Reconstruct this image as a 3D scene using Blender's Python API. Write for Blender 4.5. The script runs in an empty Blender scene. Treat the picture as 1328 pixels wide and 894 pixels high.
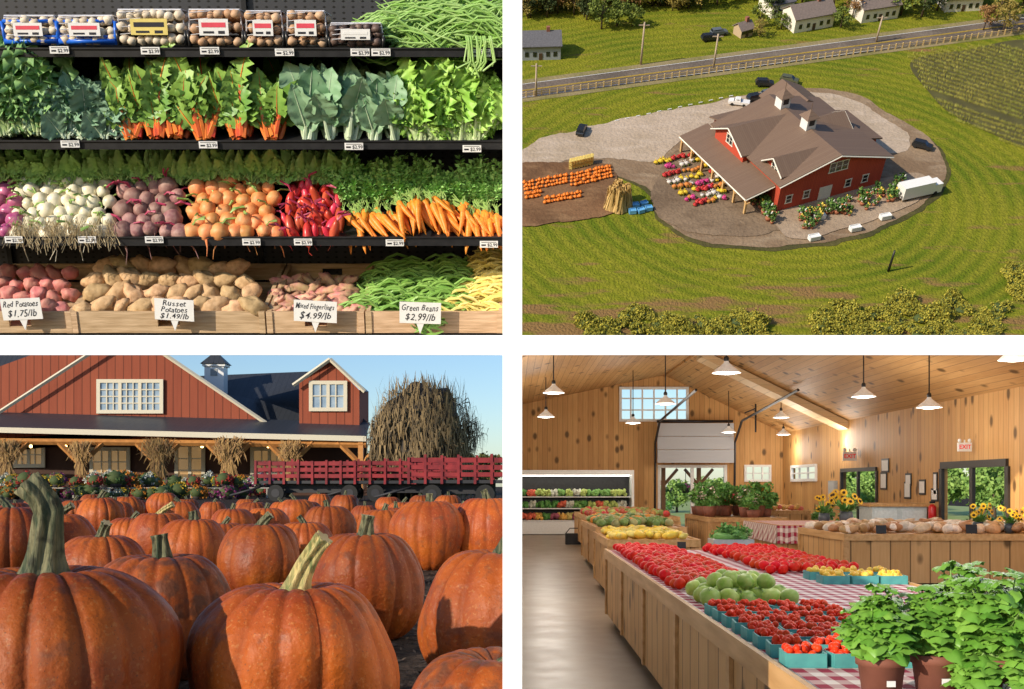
import bpy, math, random, bmesh
from mathutils import Vector, Matrix, Euler
from mathutils import noise as mnoise
R=random.Random(7)
F=1400.;CX=664.;HY=630.
sc=bpy.context.scene
COL=sc.collection
V=Vector
def ray(px,py): return V(((px-CX)/F,1,(HY-py)/F))
M0=Matrix.Identity(4); MS=Matrix.Rotation(math.radians(17.8),4,'X'); MA=Matrix.Rotation(math.radians(48),4,'X')
def hit(M,px,py,ax,val):
    r=M.inverted().to_3x3()@ray(px,py); return r*(val/r[ax])
def S(px,py,Y=22.): return hit(MS,px,py,1,Y)
def G(px,py,z=-8.): return hit(MA,px,py,2,z)
def W(px,py,d): return ray(px,py)*d
def FZ(px,py,z): return hit(M0,px,py,2,z)
def T(v,rz=0,s=1,rx=0,ry=0):
    if isinstance(s,(int,float)): s=(s,s,s)
    return Matrix.Translation(v)@Euler((rx,ry,rz)).to_matrix().to_4x4()@Matrix.Diagonal((s[0],s[1],s[2],1))
# ---------------- materials
MATS={}
def nmath(nt,op,a,b=None,c=None):
    n=nt.nodes.new('ShaderNodeMath'); n.operation=op
    for i,x in enumerate((a,b,c)):
        if x is None: continue
        if isinstance(x,(int,float)): n.inputs[i].default_value=x
        else: nt.links.new(x,n.inputs[i])
    return n.outputs[0]
def nmix(nt,f,a,b,mode='MIX'):
    n=nt.nodes.new('ShaderNodeMixRGB'); n.blend_type=mode
    for i,x in enumerate((f,a,b)):
        if isinstance(x,(int,float)): n.inputs[i].default_value=x
        elif isinstance(x,tuple): n.inputs[i].default_value=(x[0],x[1],x[2],1)
        else: nt.links.new(x,n.inputs[i])
    return n.outputs[0]
def nnoise(nt,vec,scale,detail=4,stretch=None):
    if stretch:
        mp=nt.nodes.new('ShaderNodeMapping'); mp.inputs['Scale'].default_value=stretch
        nt.links.new(vec,mp.inputs[0]); vec=mp.outputs[0]
    n=nt.nodes.new('ShaderNodeTexNoise'); n.inputs['Scale'].default_value=scale; n.inputs['Detail'].default_value=detail
    nt.links.new(vec,n.inputs['Vector']); return n.outputs['Fac']
def nrange(nt,x,a,b,c=0,d=1):
    n=nt.nodes.new('ShaderNodeMapRange'); nt.links.new(x,n.inputs[0])
    for i,k in enumerate((a,b,c,d)): n.inputs[i+1].default_value=k
    return n.outputs[0]
def base(name,rough,spec=.4,metal=0):
    m=bpy.data.materials.new(name); m.use_nodes=True; nt=m.node_tree; b=nt.nodes['Principled BSDF']
    b.inputs['Roughness'].default_value=rough; b.inputs['Metallic'].default_value=metal
    b.inputs['Specular IOR Level'].default_value=spec
    tc=nt.nodes.new('ShaderNodeTexCoord')
    return m,nt,b,tc.outputs['Object']
def setc(nt,b,c):
    nt.links.new(c,b.inputs['Base Color'])
def addbump(nt,b,h,st,dist=.1):
    n=nt.nodes.new('ShaderNodeBump'); n.inputs['Strength'].default_value=st; n.inputs['Distance'].default_value=dist
    nt.links.new(h,n.inputs['Height']); nt.links.new(n.outputs[0],b.inputs['Normal'])
def mat(name,c1,c2=None,rough=.6,scale=5,bump=0,mode='noise',metal=0,emit=0,spec=.4,lo=.35,hi=.65,stretch=None,objv=.0,trans=0):
    if name in MATS: return MATS[name]
    m,nt,b,oc=base(name,rough,spec,metal)
    if c2 is None: c2=tuple(x*.85 for x in c1)
    nz=nnoise(nt,oc,scale,5,stretch)
    f=nrange(nt,nz,lo,hi)
    if mode in('island','both'):
        g=nt.nodes.new('ShaderNodeNewGeometry'); isl=g.outputs['Random Per Island']
        f=isl if mode=='island' else nmath(nt,'MULTIPLY_ADD',isl,.6,nmath(nt,'MULTIPLY',f,.4))
    c=nmix(nt,f,c1,c2)
    if objv:
        oi=nt.nodes.new('ShaderNodeObjectInfo'); v=nrange(nt,oi.outputs['Random'],0,1,1-objv,1+objv)
        h=nt.nodes.new('ShaderNodeHueSaturation'); nt.links.new(c,h.inputs['Color']); nt.links.new(v,h.inputs['Value'])
        nt.links.new(nrange(nt,oi.outputs['Random'],0,1,.5+objv*.06,.5-objv*.06),h.inputs['Hue']); c=h.outputs[0]
    setc(nt,b,c)
    if bump: addbump(nt,b,nz,bump)
    if emit:
        b.inputs['Emission Color'].default_value=(*c1,1); b.inputs['Emission Strength'].default_value=emit
    MATS[name]=m; return m
def planks(name,c1,c2,w,axis=0,groove=.05,gk=.35,knots=0,rough=.55,grain=(6,6,.6),off=0,spec=.3):
    if name in MATS: return MATS[name]
    m,nt,b,oc=base(name,rough,spec)
    sp=nt.nodes.new('ShaderNodeSeparateXYZ'); nt.links.new(oc,sp.inputs[0])
    u=nmath(nt,'DIVIDE',nmath(nt,'ADD',sp.outputs[axis],off),w)
    wn=nt.nodes.new('ShaderNodeTexWhiteNoise'); wn.noise_dimensions='1D'; nt.links.new(nmath(nt,'FLOOR',u),wn.inputs['W'])
    gr=nnoise(nt,oc,2,4,grain)
    f=nmath(nt,'MULTIPLY_ADD',wn.outputs['Value'],.55,nmath(nt,'MULTIPLY',nrange(nt,gr,.3,.7),.45))
    c=nmix(nt,f,c1,c2)
    if knots:
        vo=nt.nodes.new('ShaderNodeTexVoronoi'); vo.inputs['Scale'].default_value=knots
        mp=nt.nodes.new('ShaderNodeMapping'); mp.inputs['Scale'].default_value=tuple(1 if g>2 else .6 for g in grain)
        nt.links.new(oc,mp.inputs[0]); nt.links.new(mp.outputs[0],vo.inputs['Vector'])
        k=nrange(nt,vo.outputs['Distance'],.12,.24,.9,0)
        c=nmix(nt,k,c,tuple(x*.22 for x in c2))
    fr=nmath(nt,'FRACT',u); g=nmath(nt,'LESS_THAN',fr,groove)
    c=nmix(nt,nmath(nt,'MULTIPLY',g,1-gk),c,tuple(x*.2 for x in c2))
    setc(nt,b,c); addbump(nt,b,nmath(nt,'SUBTRACT',1,g),.4,.05)
    MATS[name]=m; return m
# ---------------- mesh builder
class MB:
    def __init__(s): s.v=[];s.f=[];s.m=[];s.s=[]
    def add(s,vs,fs,mi=0,sm=False):
        o=len(s.v); s.v+= [tuple(x) for x in vs]
        for f in fs: s.f.append([i+o for i in f]); s.m.append(mi); s.s.append(sm)
    def box(s,c,d,mi=0,rot=None):
        c=V(c); h=[x/2 for x in d]
        vs=[V((x*h[0],y*h[1],z*h[2])) for x in(-1,1) for y in(-1,1) for z in(-1,1)]
        if rot is not None: vs=[rot@v for v in vs]
        s.add([c+v for v in vs],[(0,1,3,2),(4,6,7,5),(0,4,5,1),(2,3,7,6),(0,2,6,4),(1,5,7,3)],mi)
    def bx(s,x0,x1,y0,y1,z0,z1,mi=0): s.box(((x0+x1)/2,(y0+y1)/2,(z0+z1)/2),(abs(x1-x0),abs(y1-y0),abs(z1-z0)),mi)
    def quad(s,a,b,c,d,mi=0): s.add([a,b,c,d],[(0,1,2,3)],mi)
    def tube(s,pts,rad,n=8,mi=0,lob=0,nl=5,tw=0,cap=True,capmi=None):
        pts=[V(p) for p in pts]
        if not isinstance(rad,(list,tuple)): rad=[rad]*len(pts)
        vs=[]
        ref=V((0,0,1)) if abs((pts[-1]-pts[0]).normalized().z)<.8 else V((0,1,0))
        for i,p in enumerate(pts):
            t=(pts[min(i+1,len(pts)-1)]-pts[max(i-1,0)]).normalized()
            a=t.cross(ref).normalized(); b=a.cross(t)
            for k in range(n):
                q=2*math.pi*k/n; r=rad[i]*(1+lob*math.cos(nl*q+tw*i))
                vs.append(p+a*math.cos(q)*r+b*math.sin(q)*r)
        fs=[]
        for i in range(len(pts)-1):
            for k in range(n):
                fs.append((i*n+k,i*n+(k+1)%n,(i+1)*n+(k+1)%n,(i+1)*n+k))
        s.add(vs,fs,mi,n>5)
        if cap:
            o=len(s.v)-len(vs)
            for f,m_ in ((list(range(n))[::-1],mi),([(len(pts)-1)*n+k for k in range(n)],mi if capmi is None else capmi)):
                s.f.append([i+o for i in f]); s.m.append(m_); s.s.append(False)
    def ball(s,c,r,mi=0,nu=12,nv=8,rot=None,jit=0,seed=0):
        if isinstance(r,(int,float)): r=(r,r,r)
        c=V(c); vs=[]; 
        for j in range(nv+1):
            ph=math.pi*j/nv-math.pi/2
            for i in range(nu):
                th=2*math.pi*i/nu
                d=V((math.cos(ph)*math.cos(th),math.cos(ph)*math.sin(th),math.sin(ph)))
                k=1+(jit*mnoise.noise(d*1.6+V((seed*3.1,seed,0))) if jit else 0)
                q=V((d.x*r[0]*k,d.y*r[1]*k,d.z*r[2]*k))
                if rot is not None: q=rot@q
                vs.append(c+q)
        fs=[(j*nu+i,j*nu+(i+1)%nu,(j+1)*nu+(i+1)%nu,(j+1)*nu+i) for j in range(nv) for i in range(nu)]
        s.add(vs,fs,mi,True)
    def leaf(s,b,d,nrm,L,Wd,mi=0,nu=6,nv=2,ruf=0,curl=.2,fold=.15,fr=9,pw=.8,rib=None):
        b=V(b); d=V(d).normalized(); side=d.cross(V(nrm))
        if side.length<.01: side=d.cross(V((1,0,.2)))
        side.normalize(); n=side.cross(d); ph=R.random()*6
        vs=[]
        for i in range(nu+1):
            t=i/nu; w=Wd*.5*(math.sin(math.pi*min(1,max(.02,t**pw)))*.95+.05)
            for j in range(-nv,nv+1):
                q=j/nv
                vs.append(b+d*L*(t-.12*curl*t*t)+n*(-curl*L*t*t+fold*w*abs(q)*2+ruf*abs(q)**1.5*math.sin(fr*t*3+ph+q*2))+side*w*q*(1+ruf*.8*math.sin(fr*t*4+ph)))
        k=2*nv+1
        s.add(vs,[(i*k+j,i*k+j+1,(i+1)*k+j+1,(i+1)*k+j) for i in range(nu) for j in range(2*nv)],mi,True)
        if rib is not None:
            s.tube([vs[i*k+nv]+n*.012*L for i in range(0,nu)],[L*.022*(1-i/(nu+1)) for i in range(nu)],4,rib)
    def crown(s,c,r,ncl,nl,ls,mi=0,shell=.55):
        c=V(c)
        for _ in range(ncl):
            while 1:
                q=V((R.uniform(-1,1),R.uniform(-1,1),R.uniform(-1,1)))
                if shell<q.length<1: break
            cc=c+V((q.x*r[0],q.y*r[1],q.z*r[2])); cr=R.uniform(.16,.32)*max(r)
            for _ in range(nl):
                e=V((R.gauss(0,.5),R.gauss(0,.5),R.gauss(0,.45)))*cr
                a=V((R.uniform(-1,1),R.uniform(-1,1),R.uniform(-.6,1))).normalized(); b=a.cross(V((R.uniform(-1,1),R.uniform(-1,1),.5))).normalized()
                p=cc+e; k=ls*R.uniform(.6,1.4)
                s.add([p-a*k,p+b*k*.6,p+a*k,p-b*k*.6],[(0,1,2,3)],mi)
    def mesh(s,mats,name='m'):
        me=bpy.data.meshes.new(name); me.from_pydata(s.v,[],s.f)
        me.polygons.foreach_set('material_index',s.m); me.polygons.foreach_set('use_smooth',s.s)
        for m in (mats if isinstance(mats,(list,tuple)) else [mats]): me.materials.append(m)
        me.update(); return me
def put(name,parts,M=M0,label=None,cat=None,group=None,kind=None):
    if isinstance(parts,bpy.types.Mesh): o=bpy.data.objects.new(name,parts)
    else: o=bpy.data.objects.new(name,None); o.empty_display_size=.1
    COL.objects.link(o); o.matrix_world=M
    if not isinstance(parts,bpy.types.Mesh): addparts(o,parts)
    if label: o['label']=label
    if cat: o['category']=cat
    if group: o['group']=group
    if kind: o['kind']=kind
    return o
def addparts(o,parts):
    for p in parts:
        c=bpy.data.objects.new(p[0],p[1]); COL.objects.link(c); c.parent=o
        if len(p)>2 and p[2] is not None: c.matrix_basis=p[2]
        if len(p)>3: addparts(c,p[3])
def text(mb,s,size,M,mi=0,bold=.012):
    cu=bpy.data.curves.new('t','FONT'); cu.body=s; cu.size=size; cu.align_x='CENTER'; cu.align_y='CENTER'; cu.resolution_u=2; cu.offset=size*bold
    o=bpy.data.objects.new('t',cu); COL.objects.link(o)
    dg=bpy.context.evaluated_depsgraph_get(); me=bpy.data.meshes.new_from_object(o.evaluated_get(dg))
    mb.add([M@v.co for v in me.vertices],[tuple(p.vertices) for p in me.polygons],mi)
    bpy.data.objects.remove(o); bpy.data.meshes.remove(me)
FRONT=Euler((math.pi/2,0,0)).to_matrix().to_4x4()
def hand(mb,s,width,hgt,M,mi=0):
    # uneven hand lettering: each character set on its own with a wobble
    adv=[.3 if ch in "il.t/'" else (.3 if ch==' ' else (.72 if ch in 'MRPBG$' else .52)) for ch in s]; tot=sum(adv); k=width/tot; x=-width/2
    for ch,a_ in zip(s,adv):
        if ch!=' ': text(mb,ch,1.,M@FRONT@Matrix.Translation((x+a_*k/2,R.uniform(-.05,.05)*hgt,0))@Matrix.Rotation(R.uniform(-.12,.06),4,'Z')@Matrix(((1,.22,0,0),(0,1,0,0),(0,0,1,0),(0,0,0,1)))@Matrix.Diagonal((k*1.02,hgt*R.uniform(.9,1.12),1,1)),mi,.006)
        x+=a_*k
def cutmesh(me,M,x=-.03):
    # trim a mesh that leans against the divider wall so that it ends at the wall
    bm=bmesh.new(); bm.from_mesh(me); inv=M.inverted()
    bmesh.ops.bisect_plane(bm,geom=bm.verts[:]+bm.edges[:]+bm.faces[:],plane_co=inv@V((x,0,0)),plane_no=(M.to_3x3().transposed()@V((1,0,0))).normalized(),clear_outer=True)
    n=bpy.data.meshes.new('m'); bm.to_mesh(n); bm.free()
    for m in me.materials: n.materials.append(m)
    return n
white=mat('white_paint',(.8,.8,.79),(.74,.74,.72),.5)
black=mat('black_metal',(.02,.02,.022),(.012,.012,.014),.4)
ink=mat('ink',(.02,.02,.03),rough=.7)
# LIGHT, WORLD, CAMERA
cam=bpy.data.cameras.new('camera'); co=bpy.data.objects.new('camera',cam); COL.objects.link(co)
co.rotation_euler=(math.pi/2,0,0); cam.sensor_width=36; cam.lens=36*F/1328; cam.shift_y=(HY-447)/1328; cam.clip_end=9000; cam.clip_start=.1
sc.camera=co
sd=V((.70,.64,-.29)).normalized()
sl=bpy.data.lights.new('sun','SUN'); sl.energy=5.; sl.angle=math.radians(.6); sl.color=(1,.87,.69)
so=bpy.data.objects.new('sun',sl); COL.objects.link(so); so.rotation_euler=sd.to_track_quat('-Z','Y').to_euler()
w=bpy.data.worlds.new('World'); sc.world=w; w.use_nodes=True
nt=w.node_tree; sk=nt.nodes.new('ShaderNodeTexSky'); sk.sky_type='NISHITA'; sk.sun_disc=False
sk.sun_elevation=math.radians(17.); sk.sun_rotation=math.radians(227.6); sk.dust_density=.4; sk.ozone_density=2.4
mx=nmix(nt,1.,sk.outputs[0],(.88,.97,1.12),'MULTIPLY')
nt.links.new(mx,nt.nodes['Background'].inputs[0]); nt.nodes['Background'].inputs[1].default_value=.15
sc.view_settings.view_transform='Standard'; sc.view_settings.look='None'; sc.view_settings.exposure=0
# WHITE DIVIDER
D0=5.
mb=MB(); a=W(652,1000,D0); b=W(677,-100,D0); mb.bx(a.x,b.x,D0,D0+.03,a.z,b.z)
vpm=mb.mesh(mat('white_divider_glow',(.9,.9,.9),(.88,.88,.88),.8,emit=.7))  # emission added so the divider bars come out pure white
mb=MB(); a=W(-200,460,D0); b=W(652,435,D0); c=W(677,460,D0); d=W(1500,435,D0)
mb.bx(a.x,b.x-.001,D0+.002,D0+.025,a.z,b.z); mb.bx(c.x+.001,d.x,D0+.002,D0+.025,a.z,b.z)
put('display_divider',[('upright',vpm),('crossbar',mb.mesh(MATS['white_divider_glow']))],M0,'thin white cross-shaped divider between four display bays','divider')
# =====================================================================
def shelf_scene():
    m,nt,b,oc=base('perforated_black',.35,.5)
    sp=nt.nodes.new('ShaderNodeSeparateXYZ'); nt.links.new(oc,sp.inputs[0])
    fx=nmath(nt,'ABSOLUTE',nmath(nt,'SUBTRACT',nmath(nt,'FRACT',nmath(nt,'MULTIPLY',sp.outputs[0],5)),.5))
    fz=nmath(nt,'ABSOLUTE',nmath(nt,'SUBTRACT',nmath(nt,'FRACT',nmath(nt,'MULTIPLY',sp.outputs[2],9)),.5))
    dd=nmath(nt,'LESS_THAN',nmath(nt,'ADD',fx,fz),.22)
    setc(nt,b,nmix(nt,dd,(.05,.052,.06),(.004,.004,.004)))
    x0=S(-25,200).x-2.2
    pan=MB(); zb=S(300,445).z; zt=S(300,-40,24.4).z
    pan.bx(x0,0,24.4,24.5,zb,zt)
    rails=[(62,74),(182,194),(307,319),(432,446)]
    boards=MB()
    for a,bb in rails:
        z1=S(300,a).z; z0=S(300,bb).z
        boards.bx(x0,-.005,22,22.06,z0,z1); boards.bx(x0,-.005,22.06,24.4,z1-.09,z1-.03)
        boards.bx(x0,-.005,21.97,22,z1-.03,z1)
    for a,top in ((182,120),(307,235)):
        p=S(0,a,22.2); q=S(0,top,24.3)
        boards.quad((x0,22.2,p.z),(-.01,22.2,p.z),(-.01,24.3,q.z),(x0,24.3,q.z))
    parts=[('back_panel',pan.mesh(m)),('shelf_board',boards.mesh(black))]
    for px in (-5,330,651):
        up=MB(); p=S(px,200,24.35); up.bx(p.x-.05,p.x+.05,24.3,24.39,zb,zt); parts.append(('upright',up.mesh(black)))
    put('display_shelf',parts,MS,'black metal tiered produce shelving with perforated back panel','shelf')
    tl=[(77,65),(195,66),(272,66),(369,68),(467,68),(494,68),(624,69),(91,187),(270,188),(459,190),(612,193),(18,311),(113,311),(200,311),(326,314),(393,314),(512,315),(634,317)]
    t=MB(); t.box((0,0,0),(.36,.02,.13)); tm=t.mesh(white)
    t=MB(); 
    text(t,'$2.99',.09,T((0.07,-.014,-.015))@FRONT); t.bx(-.15,.15,-.014,-.012,.035,.045); t.bx(-.15,-.06,-.014,-.012,-.03,.0)
    tt=t.mesh(ink)
    for px,py in tl:
        put('price_tag',[('card',tm),('print',tt)],MS@T(S(px,py,21.95),rz=R.uniform(-.03,.03)),'small white price tag clipped to black shelf edge','price tag','price tags along the shelf edges')
    blue=mat('blue_tray',(.02,.16,.75),(.02,.13,.65),rough=.3); film=mat('clear_film',(.75,.75,.78),(.6,.6,.65),.12,spec=.8,scale=3,bump=.4)
    mush=mat('mushroom_white',(.8,.72,.58),(.58,.46,.33),.6,mode='both'); mushb=mat('mushroom_brown',(.46,.25,.13),(.66,.46,.3),.6,mode='both'); dk=mat('dark_tray',(.03,.03,.03),rough=.3)
    lab=mat('label_red',(.75,.08,.12),rough=.4); yl=mat('label_yellow',(.8,.65,.2),rough=.4); mdk=mat('mushroom_dark',(.06,.04,.04),(.2,.13,.1),.5,mode='both')
    for (x1,x2,y1,y2,tm_,mm,lm,lbl) in [(6,72,20,58,blue,mush,lab,'blue tray of white mushrooms under film'),(76,148,20,58,blue,mush,lab,'blue tray of white mushrooms under film'),(153,238,12,59,dk,mush,yl,'clear clamshell of pale sliced mushrooms'),(245,313,12,60,dk,mushb,lab,'black tray of brown mushrooms with red label'),(319,366,14,60,dk,mushb,lab,'small clamshell of brown mushrooms'),(372,423,14,60,dk,mushb,lab,'small clamshell of brown mushrooms'),(427,497,30,61,dk,mdk,white,'flat black tray of dark mushrooms')]:
        p=S(x1,y2,22.2);q=S(x2,y1,22.2); wd=q.x-p.x-.04; h=q.z-p.z; cx=(p.x+q.x)/2; th=h*(.8 if tm_==blue else .42)
        a=MB(); a.bx(-wd/2,wd/2,0,.9,0,.05)
        for sg in (-1,1): a.bx(sg*wd/2-.02,sg*wd/2+.02,0,.9,.05,th); a.bx(-wd/2+.02,wd/2-.02,.45+sg*.45-.02,.45+sg*.45+.02,.05,th*(.38 if sg<0 else 1))
        a.bx(-wd/2-.03,wd/2+.03,-.06,-.02,th*.3,th*.4); 
        for sg in(-1,1): a.tube([(sg*(wd/2),-.03,.0),(sg*(wd/2+.02),-.05,th)],.035,6)
        if tm_==blue: a.tube([(-wd/2,-.05,th),(wd/2,-.05,th)],.035,6); a.tube([(-wd/2,-.05,.06),(wd/2,-.05,.06)],.05,6)
        c=MB(); n=max(3,int(wd/.15))
        for i in range(n):
            for j in range(3):
                for k in range(3):
                    c.ball((-wd/2+.1+(wd-.2)*i/(n-1)+R.uniform(-.03,.03),-.0+.25*k+R.uniform(-.03,.03),.1+(h-.2)*j/2+R.uniform(-.03,.03)),(.105,.1,.085),0,10,6,jit=.3,seed=R.random()*9)
        e=MB()
        for sg in(-1,1): e.tube([(sg*wd/2,0,th),(sg*wd*.47,0,h*.98)],.014,4)
        e.tube([(-wd*.47,-.03,h*.98),(wd*.47,-.03,h*.98)],.02,4); e.bx(-wd*.47,wd*.47,.0,.85,h,h+.012)
        for k in range(4): e.tube([(-wd*.45,-.1,h*(.3+.2*k)),(-wd*.2+k*.05,-.115,h*(.34+.2*k))],.008,4)
        l=MB(); l.box((0,-.15,h*.5),(wd*.55,.01,h*.45),0); l.box((0,-.157,h*.56),(wd*.45,.005,h*.13),1); l.box((-wd*.1,-.157,h*.36),(wd*.2,.005,h*.06),2); l.box((wd*.14,-.157,h*.36),(wd*.12,.005,h*.08),2)
        put('mushroom_package',[('tray',a.mesh(tm_)),('mushrooms',c.mesh(mm)),('lid',e.mesh(film)),('label',l.mesh([white if lm!=yl else yl,lm if lm!=yl else ink,ink]))],MS@T(V((cx,22.25,p.z))),lbl,'mushroom package','packed mushrooms on the top shelf')
    def beans(name,x1,x2,y1,y2,Yf,Yb,n,m,lbl,ln,r):
        a=MB()
        for _ in range(n):
            u=R.random()**.8; px=R.uniform(x1,x2); e=min(1,(px-x1)/70+.25)
            py=y2-(y2-y1)*u*e; p=S(px,py,Yf+(Yb-Yf)*u)
            an=R.uniform(-.75,.75)+(math.pi if R.random()<.5 else 0); L=ln*R.uniform(.7,1.2); dv=V((math.cos(an)*L,R.uniform(-.2,.2)*L,math.sin(an)*L*.8)); bend=V((0,-.05,R.uniform(-.3,.35)))*L
            if p.x+abs(dv.x)*.5>-.05: p.x=-.05-abs(dv.x)*.5
            a.tube([p-dv*.5,p-dv*.25+bend*.7,p+bend,p+dv*.25+bend*.7,p+dv*.5],[r*.4,r,r*1.05,r,r*.3],5)
        put(name,a.mesh(m),MS,lbl,'beans',kind='stuff')
    gb=mat('green_bean',(.16,.36,.06),(.34,.56,.14),.4,mode='both'); yb=mat('yellow_bean',(.85,.66,.14),(.9,.8,.34),.4,mode='both')
    beans('green_bean_pile',492,650,6,60,22.3,23.6,420,mat('long_bean',(.22,.44,.07),(.42,.62,.22),.4,mode='both'),'heap of long thin green beans on the top shelf',1.3,.022)
    a=MB()
    for i in range(14):
        p=S(615+R.uniform(-14,22),55,22.0); a.tube([p+V((0,0,.1)),p+V((.02,-.15,0)),p+V((R.uniform(-.1,.1),-.16,-.35)),p+V((R.uniform(-.2,.2),-.12,-R.uniform(.4,.65)))],.02,5)
    put('hanging_bean_strand',a.mesh(MATS['long_bean']),MS,'long green beans drooping over the shelf edge','beans',kind='stuff')
    kale=mat('kale_leaf',(.11,.26,.07),(.30,.50,.18),.6,mode='both'); lac=mat('blue_green_kale',(.24,.40,.26),(.10,.22,.13),.6,mode='both')
    cha=mat('chard_leaf',(.10,.27,.04),(.32,.52,.10),.45,mode='both'); coll=mat('collard_leaf',(.12,.29,.13),(.34,.52,.32),.55,mode='both')
    let=mat('lettuce_leaf',(.44,.68,.14),(.22,.50,.06),.5,mode='both'); stem=mat('pale_green_stem',(.4,.55,.22),(.6,.68,.42),.4)
    ost=mat('orange_stem',(.9,.32,.05),(.8,.08,.05),.35,mode='island'); rib=mat('pale_rib',(.5,.62,.4),(.6,.7,.55),.5)
    def bunch(lm,sm,n,L,Wd,ruf,fan,stl,rb=None,str_=.03,fr=9,H=1.4,Wt=.75,layers=0,crl=(-.3,.6)):
        a=MB(); st=MB()
        for i in range(n):
            an=max(-2*fan,min(2*fan,R.gauss(0,1)*fan)); lay=R.random()
            d=V((math.sin(an),R.uniform(-.1,.45),math.cos(an))).normalized()
            b=V((R.uniform(-.08,.08)+an*.12,R.uniform(-.1,.35),R.uniform(0,.08)))
            sl_=stl*R.uniform(.6,1.3)*(1+layers*lay); e=b+d*sl_
            st.tube([b,b+d*sl_*.5+V((0,-.01,0)),e],[str_,str_*.9,str_*.6],5)
            a.leaf(e-d*.05,d+V((R.uniform(-.35,.35),R.uniform(-.5,.0),R.uniform(-.2,0))),V((R.uniform(-.6,.6),-1,R.uniform(-.1,.4))),L*R.uniform(.6,1.15),Wd*R.uniform(.7,1.25),0,11,3,ruf,R.uniform(*crl),.12,fr,.75,1 if rb else None)
        zs=sorted(v[2] for v in a.v); xs=sorted(abs(v[0]) for v in a.v); z=zs[int(.97*len(zs))]; x_=xs[int(.96*len(xs))]; k=Matrix.Diagonal((Wt/x_,1,H/z,1))
        m1,m2=a.mesh([lm,rb or lm]),st.mesh(sm); m1.transform(k); m2.transform(k)
        return [('leaves',m1),('stems',m2)]
    ck=[bunch(kale,stem,150,.32,.42,.15,.45,.18,None,.025,18,1.42,.62,3.4) for _ in range(2)]
    cl=[bunch(lac,rib,90,.40,.40,.06,.5,.14,rib,.022,14,.98,.62,2.6) for _ in range(2)]
    cc=[bunch(cha,ost,48,.62,.46,.09,.28,.24,ost,.05,11,1.36,.52,1.3,(0,.7)) for _ in range(3)]
    cg=[bunch(coll,rib,36,.66,.52,.04,.22,.24,rib,.035,8,1.30,.46,1.5,(-.2,.6)) for _ in range(3)]
    cL=[bunch(let,stem,130,.36,.38,.12,.42,.16,None,.03,15,1.3,.64,3.) for _ in range(2)]
    spec=[(8,178,1.02,ck,'kale_bunch','curly dark green kale bunch'),(50,177,1.04,ck,'kale_bunch','curly dark green kale bunch'),(28,174,1.0,ck,'kale_bunch','curly dark green kale bunch'),
     (88,181,1.,cl,'kale_bunch','blue-green flat kale bunch'),(112,181,1.,cl,'kale_bunch','blue-green flat kale bunch'),(138,181,.95,cl,'kale_bunch','blue-green flat kale bunch'),
     (174,181,.9,cc,'chard_bunch','rainbow chard bunch with orange stems'),(203,181,1.0,cc,'chard_bunch','rainbow chard bunch with orange stems'),(230,180,.95,cc,'chard_bunch','rainbow chard bunch with orange stems'),(268,182,1.02,cc,'chard_bunch','rainbow chard bunch with red stems'),(310,182,1.0,cc,'chard_bunch','rainbow chard bunch with orange stems'),(354,183,.85,cc,'chard_bunch','rainbow chard bunch with red stems'),
     (400,184,1.,cg,'collard_bunch','broad-leaved collard greens bunch'),(428,184,1.0,cg,'collard_bunch','broad-leaved collard greens bunch'),(456,185,.95,cg,'collard_bunch','broad-leaved collard greens bunch'),(486,185,.85,cg,'collard_bunch','broad-leaved collard greens bunch'),(512,186,.92,cg,'collard_bunch','broad-leaved collard greens bunch'),
     (546,186,.98,cL,'lettuce_head','frilly bright green leaf lettuce head'),(570,187,1.,cL,'lettuce_head','frilly bright green leaf lettuce head'),(596,187,1.,cL,'lettuce_head','frilly bright green leaf lettuce head'),(614,188,.97,cL,'lettuce_head','frilly bright green leaf lettuce head')]
    for i,(px,py,s,pr,nm,lb) in enumerate(spec):
        put(nm,pr[i%len(pr)],MS@T(S(px,py,22.2),rz=R.uniform(-.15,.15),ry=R.uniform(-.05,.05),s=(s,s,s)),lb+' on the shelf','leafy greens',nm.replace('_',' ')+'es on the shelf')
    for px,pr,nm in((20,ck,'kale_bunch'),(62,ck,'kale_bunch'),(102,cl,'kale_bunch'),(150,cl,'kale_bunch'),(190,cc,'chard_bunch'),(248,cc,'chard_bunch'),(290,cc,'chard_bunch'),(333,cc,'chard_bunch'),(378,cc,'chard_bunch'),(414,cg,'collard_bunch'),(442,cg,'collard_bunch'),(472,cg,'collard_bunch'),(500,cg,'collard_bunch'),(528,cg,'collard_bunch'),(560,cL,'lettuce_head'),(586,cL,'lettuce_head'),(608,cL,'lettuce_head')):
        put(nm,R.choice(pr),MS@T(S(px,168,23.2),rz=R.uniform(-.15,.15),s=.9),'second-row '+nm.replace('_',' ')+' tucked behind the front bunches','leafy greens',nm.replace('_',' ')+'es on the shelf')
    def root(m,r,leafst,tail,el=1.,n=3,jit=.15,ns=3):
        out=[]
        for k in range(n):
            a=MB(); a.ball((0,0,0),(r,r,r*el),0,14,10,jit=jit,seed=k*2+r)
            a.tube([(0,-.02,-r*el*.9),(.02*k,-.05,-r*el-tail*.5),(R.uniform(-.08,.08),-.03,-r*el-tail)],[r*.16,r*.05,.004],5)
            b=MB(); 
            for j in range(ns): b.tube([(0,0,r*el*.9),(R.uniform(-.05,.05),.06,r*el+.08),(R.uniform(-.1,.1),.22,r*el+.14)],.018,4)
            out.append([('bulb',a.mesh(m)),('stalks',b.mesh(leafst))])
        return out
    tur=mat('turnip_white',(.86,.83,.68),(.74,.66,.46),.35,scale=4,objv=.1); beet=mat('beet_dark',(.24,.10,.10),(.42,.26,.22),.6,scale=6,bump=.3,objv=.25); gbeet=mat('golden_beet',(.72,.24,.07),(.8,.4,.16),.5,scale=5,bump=.2,objv=.2)
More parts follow.
